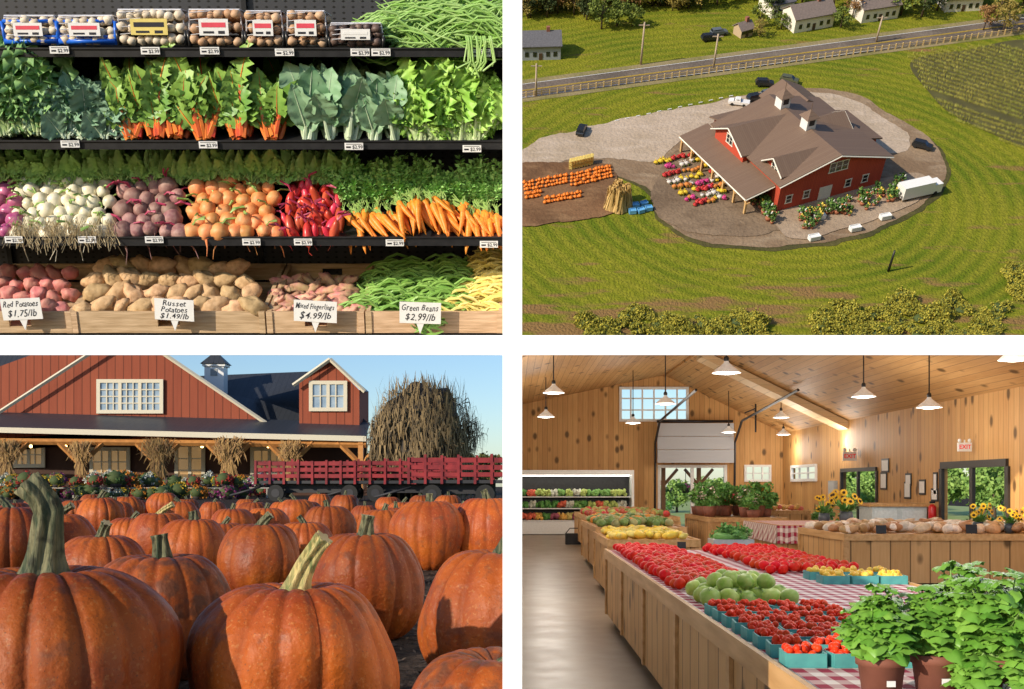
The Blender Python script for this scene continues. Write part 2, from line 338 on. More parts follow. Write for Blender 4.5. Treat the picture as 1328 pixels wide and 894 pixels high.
    rad=mat('radish_red',(.62,.02,.03),(.74,.10,.07),.3,scale=2,objv=.3); ron=mat('red_onion',(.32,.05,.15),(.5,.15,.25),.3,objv=.2); gst=mat('green_stalk',(.26,.44,.10),(.42,.56,.2),.5); rst=mat('red_stalk',(.45,.05,.12),rough=.5)
    def pile(name,protos,x1,x2,y1,y2,st,Yf,Yb,lab_,cat,grp,rx=.3,js=.2,sc_=1.,edge=0,M=MS,rr=None):
        row=0; py=y2
        while py>=y1:
            u=(y2-py)/max(1,(y2-y1)); px=x1+(st/2 if row%2 else 0)+edge*u*st
            while px<=x2-edge*u*st:
                p=S(px+R.uniform(-3,3),py+R.uniform(-3,3),Yf+(Yb-Yf)*u+R.uniform(-.08,.08))
                rr_=rr() if rr else (R.uniform(-rx,rx)-.3,R.uniform(-.7,.7),R.uniform(0,6))
                put(name,R.choice(protos),M@Matrix.Translation(p)@Euler(rr_).to_matrix().to_4x4()@Matrix.Scale(sc_*R.uniform(1-js,1+js),4),lab_,cat,grp)
                px+=st
            py-=st*.74; row+=1
    pile('red_onion',root(ron,.17,gst,.1),-8,24,222,300,17,22.25,23.4,'small red onion in the root vegetable row','onion','red onions on the shelf')
    pile('turnip',root(tur,.158,gst,.35,ns=2),26,146,220,302,17.5,22.2,23.3,'white salad turnip with roots attached','turnip','white turnips piled on the shelf')
    pile('beet',root(beet,.178,rst,.4,ns=2),160,236,220,300,18.5,22.2,23.3,'dusty dark purple beet with long tail root','beet','dark beets piled on the shelf',edge=.4)
    pile('golden_beet',root(gbeet,.165,gst,.3,ns=2),248,362,224,301,18.5,22.2,23.3,'golden orange beet with tail root','beet','golden beets piled on the shelf',edge=.5)
    pile('radish',root(rad,.085,rst,.15,2.6,ns=2),370,444,230,304,13,22.2,23.3,'long bright red radish','radish','red radishes piled on the shelf',edge=.8,rx=.6)
    rt=MB()
    for _ in range(320):
        px=R.uniform(12,150); p=S(px,R.uniform(280,308),22.02); q=V((R.uniform(-.15,.15),-R.uniform(.02,.12),-R.uniform(.15,.35)))
        rt.tube([p,p+q*.5+V((R.uniform(-.05,.05),0,0)),p+q],.006,3)
    put('turnip_root_fringe',rt.mesh(mat('dry_root',(.6,.48,.28),rough=.8)),MS,'fine dry roots trailing over the shelf edge','roots',kind='stuff')
    car=mat('carrot_orange',(.9,.34,.04),(.85,.24,.03),.4,scale=6,stretch=(1,1,5),bump=.15,objv=.12); cps=[]
    for k in range(3):
        a=MB(); bx=.08*(k-1); a.tube([(0,0,0),(0,0,-.06),(bx*.4,0,-.3),(bx,0,-.6),(bx*1.8,0,-.85),(bx*2.1,0,-.98)],[.045,.095,.09,.068,.035,.006],10)
        b=MB(); [b.tube([(0,0,-.02),(R.uniform(-.06,.06),.02,.16),(R.uniform(-.15,.15),.06,.32)],.014,4) for _ in range(5)]
        cps.append([('root',a.mesh(car)),('stalks',b.mesh(gst))])
    for c0,y0 in ((462,272),(482,268),(500,272),(530,256),(545,254),(560,257),(578,262),(595,264),(612,270),(625,272),(634,276)):
        for i in range(9):
            px=c0+R.uniform(-14,14); an=R.uniform(-.1,.95)+(.1 if c0>500 else .05)
            if px>618: an=min(an,.45)
            p=S(px,y0+R.uniform(-2,12)+abs(px-c0)*.3,22.75-i*.05)
            put('carrot',R.choice(cps),MS@Matrix.Translation(p)@Euler((-.45+R.uniform(-.1,.1),-an,R.uniform(-.3,.3))).to_matrix().to_4x4()@Matrix.Scale(R.uniform(.6,.82),4),'bright orange carrot with green stalk stub','carrot','carrot bunches on the shelf')
    tops=mat('root_tops',(.17,.40,.07),(.42,.64,.18),.5,mode='both'); lt=[bunch(tops,gst,44,.6,.36,.06,.5,.25,None,.02,10,.9,.6) for _ in range(3)]
    for px in range(6,460,19):
        put('root_greens',R.choice(lt),MS@T(S(px,238+R.uniform(-6,4),22.95),ry=R.uniform(-.3,.3),s=R.uniform(.6,.82)),'leafy green tops behind the root vegetables','leafy greens','green tops behind root vegetables')
    a=MB()
    def frond(p,d,L):
        a.tube([p,p+d*L*.5,p+d*L],[.012,.01,.004],3)
        for k in range(26):
            q=p+d*L*R.uniform(.2,1.05); e=V((R.uniform(-1,1),R.uniform(-1,.4),R.uniform(-.3,1)))*.12
            if q.x>-.12: continue
            a.add([q,q+e*.5+V((.025,0,.02)),q+e,q+e*.5-V((.025,0,.02))],[(0,1,2,3)],1)
    for _ in range(460):
        px=R.uniform(440,645); frond(S(px,R.uniform(248,268),22.9),V((R.uniform(-.7,.5),R.uniform(-.4,.4),1)).normalized(),R.uniform(.3,.8) if px<560 or px>600 else R.uniform(.2,.5))
    put('carrot_tops',a.mesh([gst,mat('carrot_frond',(.18,.42,.09),(.34,.62,.18),.6,mode='island')]),MS,'feathery green carrot tops piled behind carrots','leafy greens',kind='stuff')
    wood=mat('crate_wood',(.64,.45,.28),(.44,.29,.16),.7,scale=3,stretch=(.5,4,6),bump=.2,objv=.1)
    for (x1,x2) in ((-40,92),(95,343),(347,472),(475,652)):
        a=MB(); p=S(x1,432,21.7); q=S(x2,404,21.7); xr=min(q.x,-.03); ww=xr-p.x; h=q.z-p.z
        zt=S(0,342,24.1).z-p.z
        def board(y,z0,z1,th=.07,hole=True):
            c=ww/2; hw=.22
            if hole and ww>1.5:
                zm=(z0+z1)/2; hh=(z1-z0)*.2
                a.bx(0,c-hw,y,y+th,z0,z1); a.bx(c+hw,ww,y,y+th,z0,z1); a.bx(c-hw,c+hw,y+.001,y+th-.001,z0,zm-hh); a.bx(c-hw,c+hw,y+.001,y+th-.001,zm+hh,z1)
            else: a.bx(0,ww,y,y+th,z0,z1)
        board(0,0,h); board(2.35,zt-.35,zt); board(2.35,0,zt-.4,hole=False)
        for xx in(0.005,ww-.085):
            a.add([(xx,.075,0),(xx+.08,.075,0),(xx+.08,2.34,0),(xx,2.34,0),(xx,.075,h*.98),(xx+.08,.075,h*.98),(xx+.08,2.34,zt-.02),(xx,2.34,zt-.02)],[(0,3,2,1),(4,5,6,7),(0,1,5,4),(1,2,6,5),(2,3,7,6),(3,0,4,7)])
        bt=MB(); bt.add([(0,.08,.1),(ww,.08,.1),(ww,2.3,zt-.55),(0,2.3,zt-.55)],[(0,1,2,3)])
        pp_=[('slats',a.mesh(wood)),('base_board',bt.mesh(wood))]
        for xx in(.06,ww-.06): cn=MB(); cn.bx(xx-.06,xx+.06,-.03,-.003,0,h); pp_.append(('corner_post',cn.mesh(wood)))
        put('wooden_crate',pp_,MS@T(V((p.x,21.7,p.z))),'light wooden produce crate with hand-hold slots','crate','wooden crates on the bottom shelf')
    def pot(m,rx,ry,rz,n=4,jit=.35):
        o=[]
        for k in range(n):
            a=MB(); a.ball((0,0,0),(rx*R.uniform(.85,1.1),ry,rz*R.uniform(.9,1.1)),0,16,10,jit=jit,seed=k*1.7+rx); o.append(a.mesh(m))
        return o
    rus=mat('russet_potato',(.66,.44,.24),(.48,.30,.15),.75,scale=9,bump=.3,objv=.2); rp=mat('red_potato',(.60,.18,.17),(.66,.30,.24),.6,scale=6,bump=.25,objv=.15)
    fp=mat('fingerling_potato',(.58,.20,.20),(.66,.44,.25),.6,scale=5,objv=.35,bump=.2)
    rj=lambda:(R.uniform(-.4,.4),R.uniform(-.8,.8),R.uniform(-.5,.5))
    pile('red_potato',pot(rp,.2,.17,.15),2,98,347,400,20,21.95,23.7,'smooth red potato heaped in a wooden crate','potato','red potatoes in the crate',rr=rj,js=.15)
    pile('russet_potato',pot(rus,.29,.19,.175),112,334,336,400,24,21.95,23.6,'large brown russet potato heaped in a crate','potato','russet potatoes in the crate',rr=rj,edge=.9,js=.18)
    pile('fingerling_potato',pot(fp,.22,.1,.1,jit=.5),352,472,362,404,12.5,21.95,23.5,'small pink fingerling potato in a crate','potato','fingerling potatoes in the crate',rr=rj,edge=1)
    beans('green_bean_pile',452,606,344,406,21.9,23.7,650,gb,'heap of fresh green beans in a crate',.7,.03)
    beans('yellow_bean_pile',582,652,328,406,21.85,23.8,450,yb,'heap of yellow wax beans in a crate',.75,.032)
    beans('green_bean_strand',548,566,420,428,21.55,21.6,8,gb,'few green beans hanging over crate front',.6,.03)
    card=mat('sign_card',(.82,.82,.8),(.78,.78,.76),.4)
    for px,py,w_,l1,l2,l3 in ((28,401,52,'Red Potatoes','$1.75/lb',None),(226,402,51,'Russet','Potatoes','$1.49/lb'),(409,404,56,'Mixed Fingerlings','$4.99/lb',None),(545,406,54,'Green Beans','$2.99/lb',None)):
        ww=w_*.0152; hh=.42; a=MB(); a.box((0,0,0),(ww,.02,hh)); s=MB(); s.add([(-.08,0,-.2),(.08,0,-.2),(0,0,-.42),(-.08,.03,-.2),(.08,.03,-.2),(0,.03,-.42)],[(0,1,2),(3,5,4),(0,2,5,3),(1,4,5,2)])
        t=MB()
        if l3: 
            for l,z,wf in((l1,.125,.6),(l2,.0,.7),(l3,-.125,.75)): hand(t,l,ww*wf,.15,T((0,-.014,z)))
        else: hand(t,l1,ww*.9,.15 if len(l1)>13 else .17,T((0,-.014,.095))); hand(t,l2,ww*.75,.19,T((0,-.014,-.09)))
        put('price_sign',[('card',a.mesh(card)),('spike',s.mesh(card)),('writing',t.mesh(ink))],MS@T(S(px,py,21.45),ry=R.uniform(-.06,.09)),'white handwritten sign reading '+' '.join(x for x in(l1,l2,l3) if x),'sign','handwritten price signs on crates')
# =====================================================================
K=.054
def aerial():
    m,nt,b,oc=base('mown_grass',.9,.1)
    c0=G(1010,250)
    sp=nt.nodes.new('ShaderNodeSeparateXYZ'); nt.links.new(oc,sp.inputs[0])
    dx=nmath(nt,'SUBTRACT',sp.outputs[0],c0.x); dy=nmath(nt,'MULTIPLY',nmath(nt,'SUBTRACT',sp.outputs[1],c0.y),1.15)
    n1=nnoise(nt,oc,.9,3); dist=nmath(nt,'SQRT',nmath(nt,'ADD',nmath(nt,'MULTIPLY',dx,dx),nmath(nt,'MULTIPLY',dy,dy)))
    st=nmath(nt,'SINE',nmath(nt,'ADD',nmath(nt,'MULTIPLY',dist,30),nmath(nt,'MULTIPLY',n1,5)))
    big=nrange(nt,nnoise(nt,oc,.9,6),.35,.65); fine=nrange(nt,nnoise(nt,oc,14,8),.3,.7)
    c=nmix(nt,big,(.115,.165,.010),(.22,.23,.016)); c=nmix(nt,nrange(nt,st,-1,1,0,.6),c,(.29,.27,.028)); c=nmix(nt,nmath(nt,'MULTIPLY',nmath(nt,'SUBTRACT',1,fine),.8),c,nmix(nt,.6,c,(.06,.08,.008)))
    lowb=nrange(nt,sp.outputs[1],10.7,9.7,-.05,1); dn=nrange(nt,nmath(nt,'ADD',nnoise(nt,oc,2.2,8,(.6,2.5,1)),nmath(nt,'MULTIPLY',lowb,.17)),.60,.72,0,.85)
    c=nmix(nt,dn,c,(.24,.13,.06)); setc(nt,b,c); addbump(nt,b,nnoise(nt,oc,30,6),.8,.04)
    g=MB(); nx,ny=60,60; Y0,Y1,X0,X1=9.28,20.2,0.,11.5
    vs=[(X0+(X1-X0)*i/nx,Y0+(Y1-Y0)*j/ny,-8.) for j in range(ny+1) for i in range(nx+1)]
    g.add(vs,[(j*(nx+1)+i,j*(nx+1)+i+1,(j+1)*(nx+1)+i+1,(j+1)*(nx+1)+i) for j in range(ny) for i in range(nx)])
    put('terrain',g.mesh(m),MA,kind='structure')
    def smooth(pts,n=8,closed=True):
        o=[];L=len(pts)
        for i in range(L if closed else L-1):
            p=[pts[(i+k)%L] if closed else pts[max(0,min(L-1,i+k))] for k in(-1,0,1,2)]
            for k in range(n):
                t=k/n; o.append(.5*((2*p[1])+(p[2]-p[0])*t+(2*p[0]-5*p[1]+4*p[2]-p[3])*t*t+(3*p[1]-p[0]-3*p[2]+p[3])*t**3))
        return o
    def sheet(name,px,z,m,jit=.02,cl=True):
        pts=smooth([G(*p) for p in px],14); a=MB()
        pts=[V((max(.02,p.x+(mnoise.noise(p*3)+.5*mnoise.noise(p*11))*jit),p.y+(mnoise.noise(p*3+V((5,5,5)))+.5*mnoise.noise(p*11+V((5,5,5))))*jit,-8+z)) for p in pts]
        a.add(pts,[tuple(range(len(pts)))]); return put(name,a.mesh(m),MA,kind='structure')
    def gmat(name,c1,c2,c3,rough=.9):
        m,nt,b,oc=base(name,rough,.1); c=nmix(nt,nrange(nt,nnoise(nt,oc,1.6,9),.38,.62),c1,c2); c=nmix(nt,nrange(nt,nnoise(nt,oc,5,8,(.5,1.4,1)),.5,.7,0,.7),c,c3); c=nmix(nt,nrange(nt,nnoise(nt,oc,40,3),.45,.7,0,.35),c,tuple(x*.5 for x in c1)); setc(nt,b,c); addbump(nt,b,nnoise(nt,oc,20,6),.5,.03); return m
    grav=gmat('gravel_lot',(.28,.20,.13),(.20,.135,.085),(.34,.26,.18)); dirt=gmat('brown_soil',(.21,.115,.06),(.13,.07,.037),(.28,.17,.09))
    edge=gmat('lot_edge',(.06,.06,.025),(.09,.08,.03),(.14,.13,.04))
    lot=[(672,222),(680,200),(720,180),(800,156),(900,138),(985,120),(1040,114),(1105,122),(1160,152),(1200,176),(1224,208),(1217,248),(1165,284),(1100,309),(1020,320),(960,321),(905,312),(868,292),(850,268),(845,250),(800,228),(740,224)]
    sheet('lot_verge',[(x+(5 if x>1000 else -3)*(1 if y>180 else 0),y+(4 if y>230 else 0)) for x,y in lot],.004,edge,.05)
    sheet('parking_lot',lot,.008,grav,.04)
    sheet('pale_path',[(670,212),(688,188),(730,174),(810,154),(900,138),(1000,121),(1085,124),(1140,150),(1180,180),(1150,200),(1000,170),(920,168),(880,186),(850,210),(800,206),(740,208),(690,218)],.012,gmat('pale_gravel',(.46,.37,.29),(.38,.30,.22),(.52,.43,.35)),.05)
    sheet('planting_bed',[(668,218),(740,212),(790,214),(806,240),(815,268),(780,282),(720,290),(668,290)],.014,dirt,.06)
    sheet('soil_pad',[(845,262),(862,212),(900,196),(985,255),(1020,280),(1010,300),(950,308),(880,296)],.015,gmat('wet_soil',(.17,.12,.08),(.25,.18,.12),(.12,.08,.05)),.06)
    sheet('pavement',[(1010,272),(1165,228),(1205,236),(1190,262),(1120,290),(1040,312),(1010,298)],.018,gmat('concrete_pad',(.38,.29,.21),(.31,.23,.16),(.26,.19,.14)),.03)
    asp=gmat('asphalt',(.16,.13,.11),(.12,.10,.085),(.2,.17,.14))
    def strip(name,a,b2,off0,off1,z,m):
        pa,pb=G(*a),G(*b2); d=(pb-pa).normalized(); n=V((-d.y,d.x,0)); mb=MB(); q=[pa+n*off0,pb+d*2+n*off0,pb+d*2+n*off1,pa+n*off1]
        mb.add([V((p.x,p.y,-8+z)) for p in q],[(0,1,2,3)]); return put(name,mb.mesh(m),MA,kind='structure')
    ra,rb=(672,121),(1328,33)
    strip('road_shoulder',ra,rb,-.28,.36,.004,gmat('shoulder',(.27,.22,.12),(.18,.17,.06),(.3,.24,.12))); strip('road',ra,rb,-.18,.24,.009,asp)
    yel=mat('yellow_paint',(.6,.4,.05),rough=.6)
    strip('road_marking',ra,rb,.02,.03,.013,yel); strip('road_marking',ra,rb,.04,.05,.013,yel); strip('road_marking',ra,rb,-.165,-.155,.013,white); strip('road_marking',ra,rb,.215,.225,.013,white)
    fm=mat('fence_wood',(.68,.5,.24),(.55,.4,.18),.8)
    pa,pb=G(672,128),G(1328,42); d=(pb-pa); n=70; a=MB(); p1=MB(); p1.bx(-.008,.008,-.008,.008,0,.09); pm=p1.mesh(fm)
    for z in(.04,.072): a.box((pa+pb)/2+V((0,0,z)),(d.length,.006,.009),0,Matrix.Rotation(math.atan2(d.y,d.x),3,'Z'))
    put('roadside_fence',[('rail',a.mesh(fm))]+[('post',pm,Matrix.Translation(pa+d*i/n)) for i in range(n+1)],MA,'long weathered wooden rail fence beside the road','fence')
    pm_=mat('pole_wood',(.5,.4,.3),(.36,.28,.2),.8)
    for px,py,h in((695,125,.5),(831,84,.66),(925,90,.55),(1136,55,.42),(1152,352,.3)):
        a=MB(); a.tube([(0,0,0),(0,0,h)],[.018,.012],8); b=MB(); b.box((0,0,h*.93),(.16,.012,.012)); 
        parts=[('pole',a.mesh(pm_ if h>.35 else black))]
        if h>.35: parts.append(('crossarm',b.mesh(pm_)))
        put('utility_pole',parts,MA@T(G(px,py)),'tall bare wooden utility pole standing on the grass','utility pole','utility poles along the road')
    gl=mat('car_glass',(.015,.02,.025),rough=.1,spec=.8); ty=mat('tyre',(.02,.02,.02),rough=.8)
    def car(col,kind='suv'):
        m=mat('car_paint_'+col[0],col[1],tuple(x*.9 for x in col[1]),.25,spec=.7)
        a=MB(); Wd=.92
        prof={'suv':[(-2.3,.35),(-2.35,.9),(-2.2,1.05),(-1.9,1.65),(.5,1.7),(1.15,1.1),(2.2,.95),(2.35,.6),(2.3,.35)],'pickup':[(-2.7,.4),(-2.7,1.05),(-.6,1.05),(-.45,1.7),(.6,1.7),(1.1,1.15),(2.3,1.0),(2.5,.6),(2.45,.4)]}[kind]
        n=len(prof); top=lambda z:Wd-(.16 if z>1.3 else 0)
        vs=[(x,-top(z),z) for x,z in prof]+[(x,top(z),z) for x,z in prof]
        a.add(vs,[tuple(range(n))[::-1],tuple(range(n,2*n))]+[(i,(i+1)%n,n+(i+1)%n,n+i) for i in range(n)])
        g=MB(); x0=-1.75 if kind=='suv' else -.35
        for s in(-1,1): g.add([(x0,s*(Wd-.03),1.1),(.85,s*(Wd-.03),1.12),(.45,s*(Wd-.13),1.62),(x0+.1,s*(Wd-.13),1.6)],[(0,1,2,3)])
        g.add([(.56,-.7,1.67),(.56,.7,1.67),(1.14,.8,1.15),(1.14,-.8,1.15)],[(0,1,2,3)])
        xb=(-2.2,-1.93) if kind=='suv' else (-.63,-.5)
        g.add([(xb[0]-.03,-.8,1.12),(xb[0]-.03,.8,1.12),(xb[1]-.03,.7,1.6),(xb[1]-.03,-.7,1.6)],[(0,1,2,3)])
        w_=MB(); w_.tube([(0,-.12,0),(0,.12,0)],.36,14)
        wm=w_.mesh(ty)
        return [('body',a.mesh(m)),('windows',g.mesh(gl))]+[('wheel',wm,Matrix.Translation((x,y,.36))) for x in(-1.45,1.45) for y in(-.85,.85)]
    CW=('white',(.8,.8,.8)); CB=('black',(.02,.022,.025)); CG=('grey',(.12,.14,.16)); CO=('olive',(.09,.1,.06))
    for px,py,c,k,rz,l in((957,137,CW,'pickup',2.9,'white pickup truck parked on gravel'),(980,131,CB,'suv',.3,'black car parked on gravel'),(998,126,CG,'suv',.35,'dark grey car parked on gravel'),(991,112,CB,'suv',-.1,'dark car parked on grass edge'),(1023,108,CO,'suv',-.4,'olive car parked on grass edge'),(754,173,CB,'suv',1.3,'dark car driving into the gravel lot'),(1195,193,CB,'suv',-.5,'black car parked beside the barn'),(932,46,CG,'suv',.2,'grey car parked by a house'),(920,53,CB,'suv',.2,'black car parked by a house')):
        put('parked_car',car(c,k),MA@T(G(px,py)+V((0,0,.016)),rz=rz,s=K*1.1),l,'car','cars parked around the farm')
    a=MB(); a.bx(-3.3,3.3,-1.2,1.2,.5,2.9); b=MB(); b.tube([(0,-.1,0),(0,.1,0)],.4,12); c=MB(); c.bx(3.3,5.2,-1.1,1.1,.4,2.2); gg=MB(); gg.bx(5.2,5.22,-.9,.9,1.3,2.0)
    wm=b.mesh(ty); put('box_truck',[('cargo_box',a.mesh(white)),('cab',c.mesh(white)),('windscreen',gg.mesh(gl))]+[('wheel',wm,Matrix.Translation((x,y,.4))) for x in(-2,3.9) for y in(-1.05,1.05)],MA@T(G(1184,256)+V((0,0,.02)),rz=.35,s=K*1.3),'white box truck parked beside the red barn','truck')
    def house(wc,rc,L,Wd,h,rh):
        wm=mat('siding_'+wc[0],wc[1],tuple(x*.9 for x in wc[1]),.7); rm=mat('shingle_'+rc[0],rc[1],tuple(x*.7 for x in rc[1]),.8,scale=3)
        a=MB(); a.bx(-L/2,L/2,-Wd/2,Wd/2,0,h); 
        for s in(-1,1): a.add([(s*L/2,-Wd/2,h),(s*L/2,Wd/2,h),(s*L/2,0,h+rh)],[(0,1,2)])
        r=MB()
        for s in(-1,1):
            e=V((0,s*(Wd/2+.5),h-.25)); r.add([(-L/2-.4,e.y,e.z),(L/2+.4,e.y,e.z),(L/2+.4,0,h+rh),(-L/2-.4,0,h+rh),(-L/2-.4,e.y,e.z+.25),(L/2+.4,e.y,e.z+.25),(L/2+.4,0,h+rh+.3),(-L/2-.4,0,h+rh+.3)],[(0,1,2,3),(4,5,6,7),(0,1,5,4),(0,3,7,4),(1,2,6,5)])
        wi=MB(); wi.box((0,0,0),(1.1,.1,1.4)); wmh=wi.mesh(gl); ch=MB(); ch.bx(-.5,.5,-.5,.5,0,2.2)
        dr=MB(); dr.box((0,0,0),(1.1,.1,2.1))
        ws=[('window',wmh,Matrix.Translation((x,-Wd/2-.03,1.8))) for x in(-L*.35,-L*.15,L*.18,L*.36)]
        return [('wall',a.mesh(wm)),('roof',r.mesh(rm),None,[('chimney',ch.mesh(mat('brick_red',(.3,.12,.08),rough=.9)),Matrix.Translation((L*.2,0,h+rh-.8)))]),('door',dr.mesh(mat('door_dark',(.1,.06,.04))),Matrix.Translation((0,-Wd/2-.03,1.1)))]+ws
    wh=('white',(.85,.81,.74)); gy=('grey',(.36,.4,.48)); rb_=('brown',(.24,.19,.17)); rg=('slate',(.14,.14,.16))
    for px,py,wc,rc,L,rz,l in((700,70,gy,rg,12,.05,'grey-blue house with slate roof on the lawn'),(1046,32,wh,rb_,14,.35,'white house with brown roof among trees'),(1132,20,wh,rb_,13,.3,'white house with brown roof among trees'),(1242,8,wh,rg,12,.1,'white house at the edge of the woods'),(1005,15,wh,rg,8,.4,'small pale outbuilding near trees'),(963,45,('tan',(.5,.38,.25)),rb_,4.5,.5,'tiny tan garden shed on the lawn')):
        put('house',house(wc,rc,L,8 if L>6 else 4,4.4 if L>6 else 2.5,2.6 if L>6 else 1.5),MA@T(G(px,py),rz=rz,s=K*.95),l,'house')
    bark=mat('bark',(.14,.1,.07),(.08,.055,.04),.9)
    def tree(lm,h,r,ncl=30,nl=34,ls=.2):
        a=MB(); a.tube([(0,0,0),(.05,0,h*.3),(0,.1,h*.75)],[.3,.22,.08],7)
        for k in range(5):
            an=k*1.3; a.tube([(0,0,h*(.3+.07*k)),(math.cos(an)*r*.6,math.sin(an)*r*.6,h*(.5+.08*k))],[.13,.04],5)
        c=MB(); c.crown((0,0,h*.62),(r,r,h*.38),ncl,nl,ls*1.5,0,.3)
        return [('trunk',a.mesh(bark)),('crown',c.mesh(lm))]
    tg=mat('tree_green',(.10,.15,.025),(.2,.25,.04),.8,mode='island'); to=mat('tree_rust',(.27,.14,.05),(.38,.21,.08),.8,mode='island'); tr=mat('tree_ochre',(.36,.27,.06),(.23,.19,.045),.8,mode='island'); tdk=mat('tree_dark',(.03,.055,.015),(.08,.11,.03),.8,mode='island')
    Tg=[tree(tg,9,3.8),tree(tg,7,3.3),tree(tdk,9,3.4)]; To=[tree(to,9,4),tree(to,11,4.2),tree(tr,10,4)]
    def tr_(px,py,pr,s,l): put('tree',pr,MA@T(G(px,py),rz=R.uniform(0,6),s=K*s),l,'tree','trees around the farm')
    for i in range(150): 
        px=R.uniform(672,912)
        tr_(px,R.uniform(-26,27-(12 if px>770 else 0)),R.choice(To+[Tg[2]]),R.uniform(.6,1.0),'rust and ochre autumn tree at the wood edge')
    for px,py,s in((780,38,1.1),(800,34,1.1),(820,34,.9),(985,36,.8),(1000,22,.9),(1013,38,.7),(1090,36,.9),(1080,12,1.2),(1168,20,1.3),(1195,22,1.25),(1185,8,1.2),(1215,14,1),(1290,12,1.2),(1325,10,1.1),(1262,4,.9),(1040,3,1.1),(930,6,1.2),(955,0,1.3)): tr_(px,py,R.choice(Tg),s,'leafy green tree beside the houses')
    for px,py,s in((985,48,.55),(1105,24,.8),(1275,40,.8),(1300,42,.9),(1292,26,.9)): tr_(px,py,R.choice(To),s,'reddish autumn tree beside the road')
    for i in range(44): tr_(R.uniform(905,1330),R.uniform(-30,0),R.choice(Tg+To),R.uniform(.8,1.2),'mixed tree at the wood edge')
    ybm=mat('bush_yellow',(.5,.42,.05),(.12,.15,.02),.8,mode='island'); bp=[]
    for k in range(3):
        c=MB(); c.ball((0,0,.5),(1.6,1.6,.7),1,8,6); c.crown((0,0,.8),(2.1,2.1,.8),26,34,.24,0,.2); bp.append(c.mesh([ybm,tdk]))
    def bush(px,py,s,l='low yellow-green bush at the field edge'): put('bush',R.choice(bp),MA@T(G(px,py),rz=R.uniform(0,6),s=(K*s,K*s,K*s*R.uniform(.7,1.5))),l,'bush','bushes along the field edge')
    for i in range(100): 
        px=R.uniform(752,1005); bush(px,R.uniform(402+(abs(px-870)*.13)+8*math.sin(px*.09),442),R.uniform(.5,1.1))
    for i in range(115): 
        px=R.uniform(1052,1298); bush(px,R.uniform(386+abs(px-1200)*.16+8*math.sin(px*.08),442),R.uniform(.5,1.15))
    for i in range(12): bush(R.uniform(1304,1332),R.uniform(350,385),R.uniform(.8,1.1))
    poly=[G(*p) for p in((1175,72),(1200,118),(1240,158),(1345,205),(1345,58),(1250,62))]
    def inside(x,y):
        c=False;j=len(poly)-1
        for i in range(len(poly)):
            a_,b_=poly[i],poly[j]
            if (a_.y>y)!=(b_.y>y) and x<(b_.x-a_.x)*(y-a_.y)/(b_.y-a_.y)+a_.x: c=not c
            j=i
        return c
    a=MB(); ang=math.radians(-38); ca,sa=math.cos(ang),math.sin(ang); cc=poly[2]
    for i in range(-50,50):
        for j in range(-170,170):
            v=i*.125; u=j*.026; x=cc.x+u*ca-v*sa; y=cc.y+u*sa+v*ca+R.uniform(-.006,.006)
            if not inside(x,y) or (abs((i+50)%18)<1): continue
            p=V((x,y,-8)); hh=1+.25*mnoise.noise(V((x*2,y*2,0)))
            for k in range(4):
                q=R.uniform(0,6.3); e=V((math.cos(q)*.018,math.sin(q)*.018,R.uniform(.035,.07)*hh))
                a.add([p,p+e*.5+V((.006,.003,0)),p+e,p+e*.5-V((.006,-.003,0))],[(0,1,2,3)])
    put('corn_field',a.mesh(mat('corn_leaf',(.28,.32,.06),(.48,.42,.10),.7,mode='both',scale=1.2)),MA,'field of green and yellowing corn in rows','corn',kind='stuff')
    sheet('field_soil',[(1182,80),(1203,118),(1240,152),(1335,195),(1345,200),(1345,60),(1250,66)],.006,mat('field_soil',(.09,.085,.025),(.06,.055,.018),.9),0)
    orp=mat('tiny_pumpkin',(.85,.24,.02),(.7,.17,.02),.5); a=MB(); a.ball((0,0,.022),(.03,.03,.022),0,8,6); a.tube([(0,0,.04),(.004,0,.058)],.005,4); pm=a.mesh(orp)
    for p1,p2,rows in(((680,246),(735,236),3),((706,262),(752,254),2),((742,240),(792,229),4),((682,256),(700,253),2)):
        A=G(*p1);B=G(*p2)
        for r in range(rows):
            for i in range(15):
                put('field_pumpkin',pm,MA@T(A.lerp(B,i/14)+V((R.uniform(-.012,.012),r*.085-.05+R.uniform(-.01,.01),.016)),s=R.uniform(.6,1.0)),'small orange pumpkin lined up on soil','pumpkin','orange pumpkins lined up on the soil')
    fl=[('yellow',(.9,.66,.05)),('pink',(.75,.08,.32)),('red',(.65,.05,.05)),('white',(.8,.75,.7)),('rust',(.7,.25,.05))]; fmx=[]
    for nme,c in fl:
        a=MB(); a.ball((0,0,.028),(.034,.034,.026),0,10,6,jit=.5); a.crown((0,0,.034),(.036,.036,.026),12,9,.008,0,.5); a.crown((0,0,.02),(.042,.042,.018),10,7,.008,1,.6); fmx.append((nme,a.mesh([mat('mum_'+nme,c,tuple(x*.6 for x in c),.7,mode='both'),tg])))
    for r,(x1,y1,x2,y2) in enumerate(((850,214,906,200),(856,223,912,208),(862,231,920,217),(868,239,925,226),(874,247,932,234),(882,254,936,242),(892,261,940,250),(900,267,938,259))):
        A=G(x1,y1);B=G(x2,y2); n=13
        for i in range(n):
            if R.random()<.1: continue
            nme,me=fmx[(r+(i//5)*2)%5 if R.random()<.85 else R.randrange(5)]
            put('potted_mum',me,MA@T(A.lerp(B,i/(n-1))+V((R.uniform(-.02,.02),R.uniform(-.03,.03),.014)),s=R.uniform(.75,1.15)),nme+' chrysanthemum mound in a row','flowers','rows of potted chrysanthemums')
    hay=mat('hay',(.75,.58,.17),(.6,.42,.1),.9,scale=20,bump=.4)
    a=MB(); a.box((0,0,.03),(.09,.045,.055)); a.tube([(-.02,-.024,.03),(-.02,0,.06),(-.02,.024,.03)],.002,4); hm=a.mesh(hay)
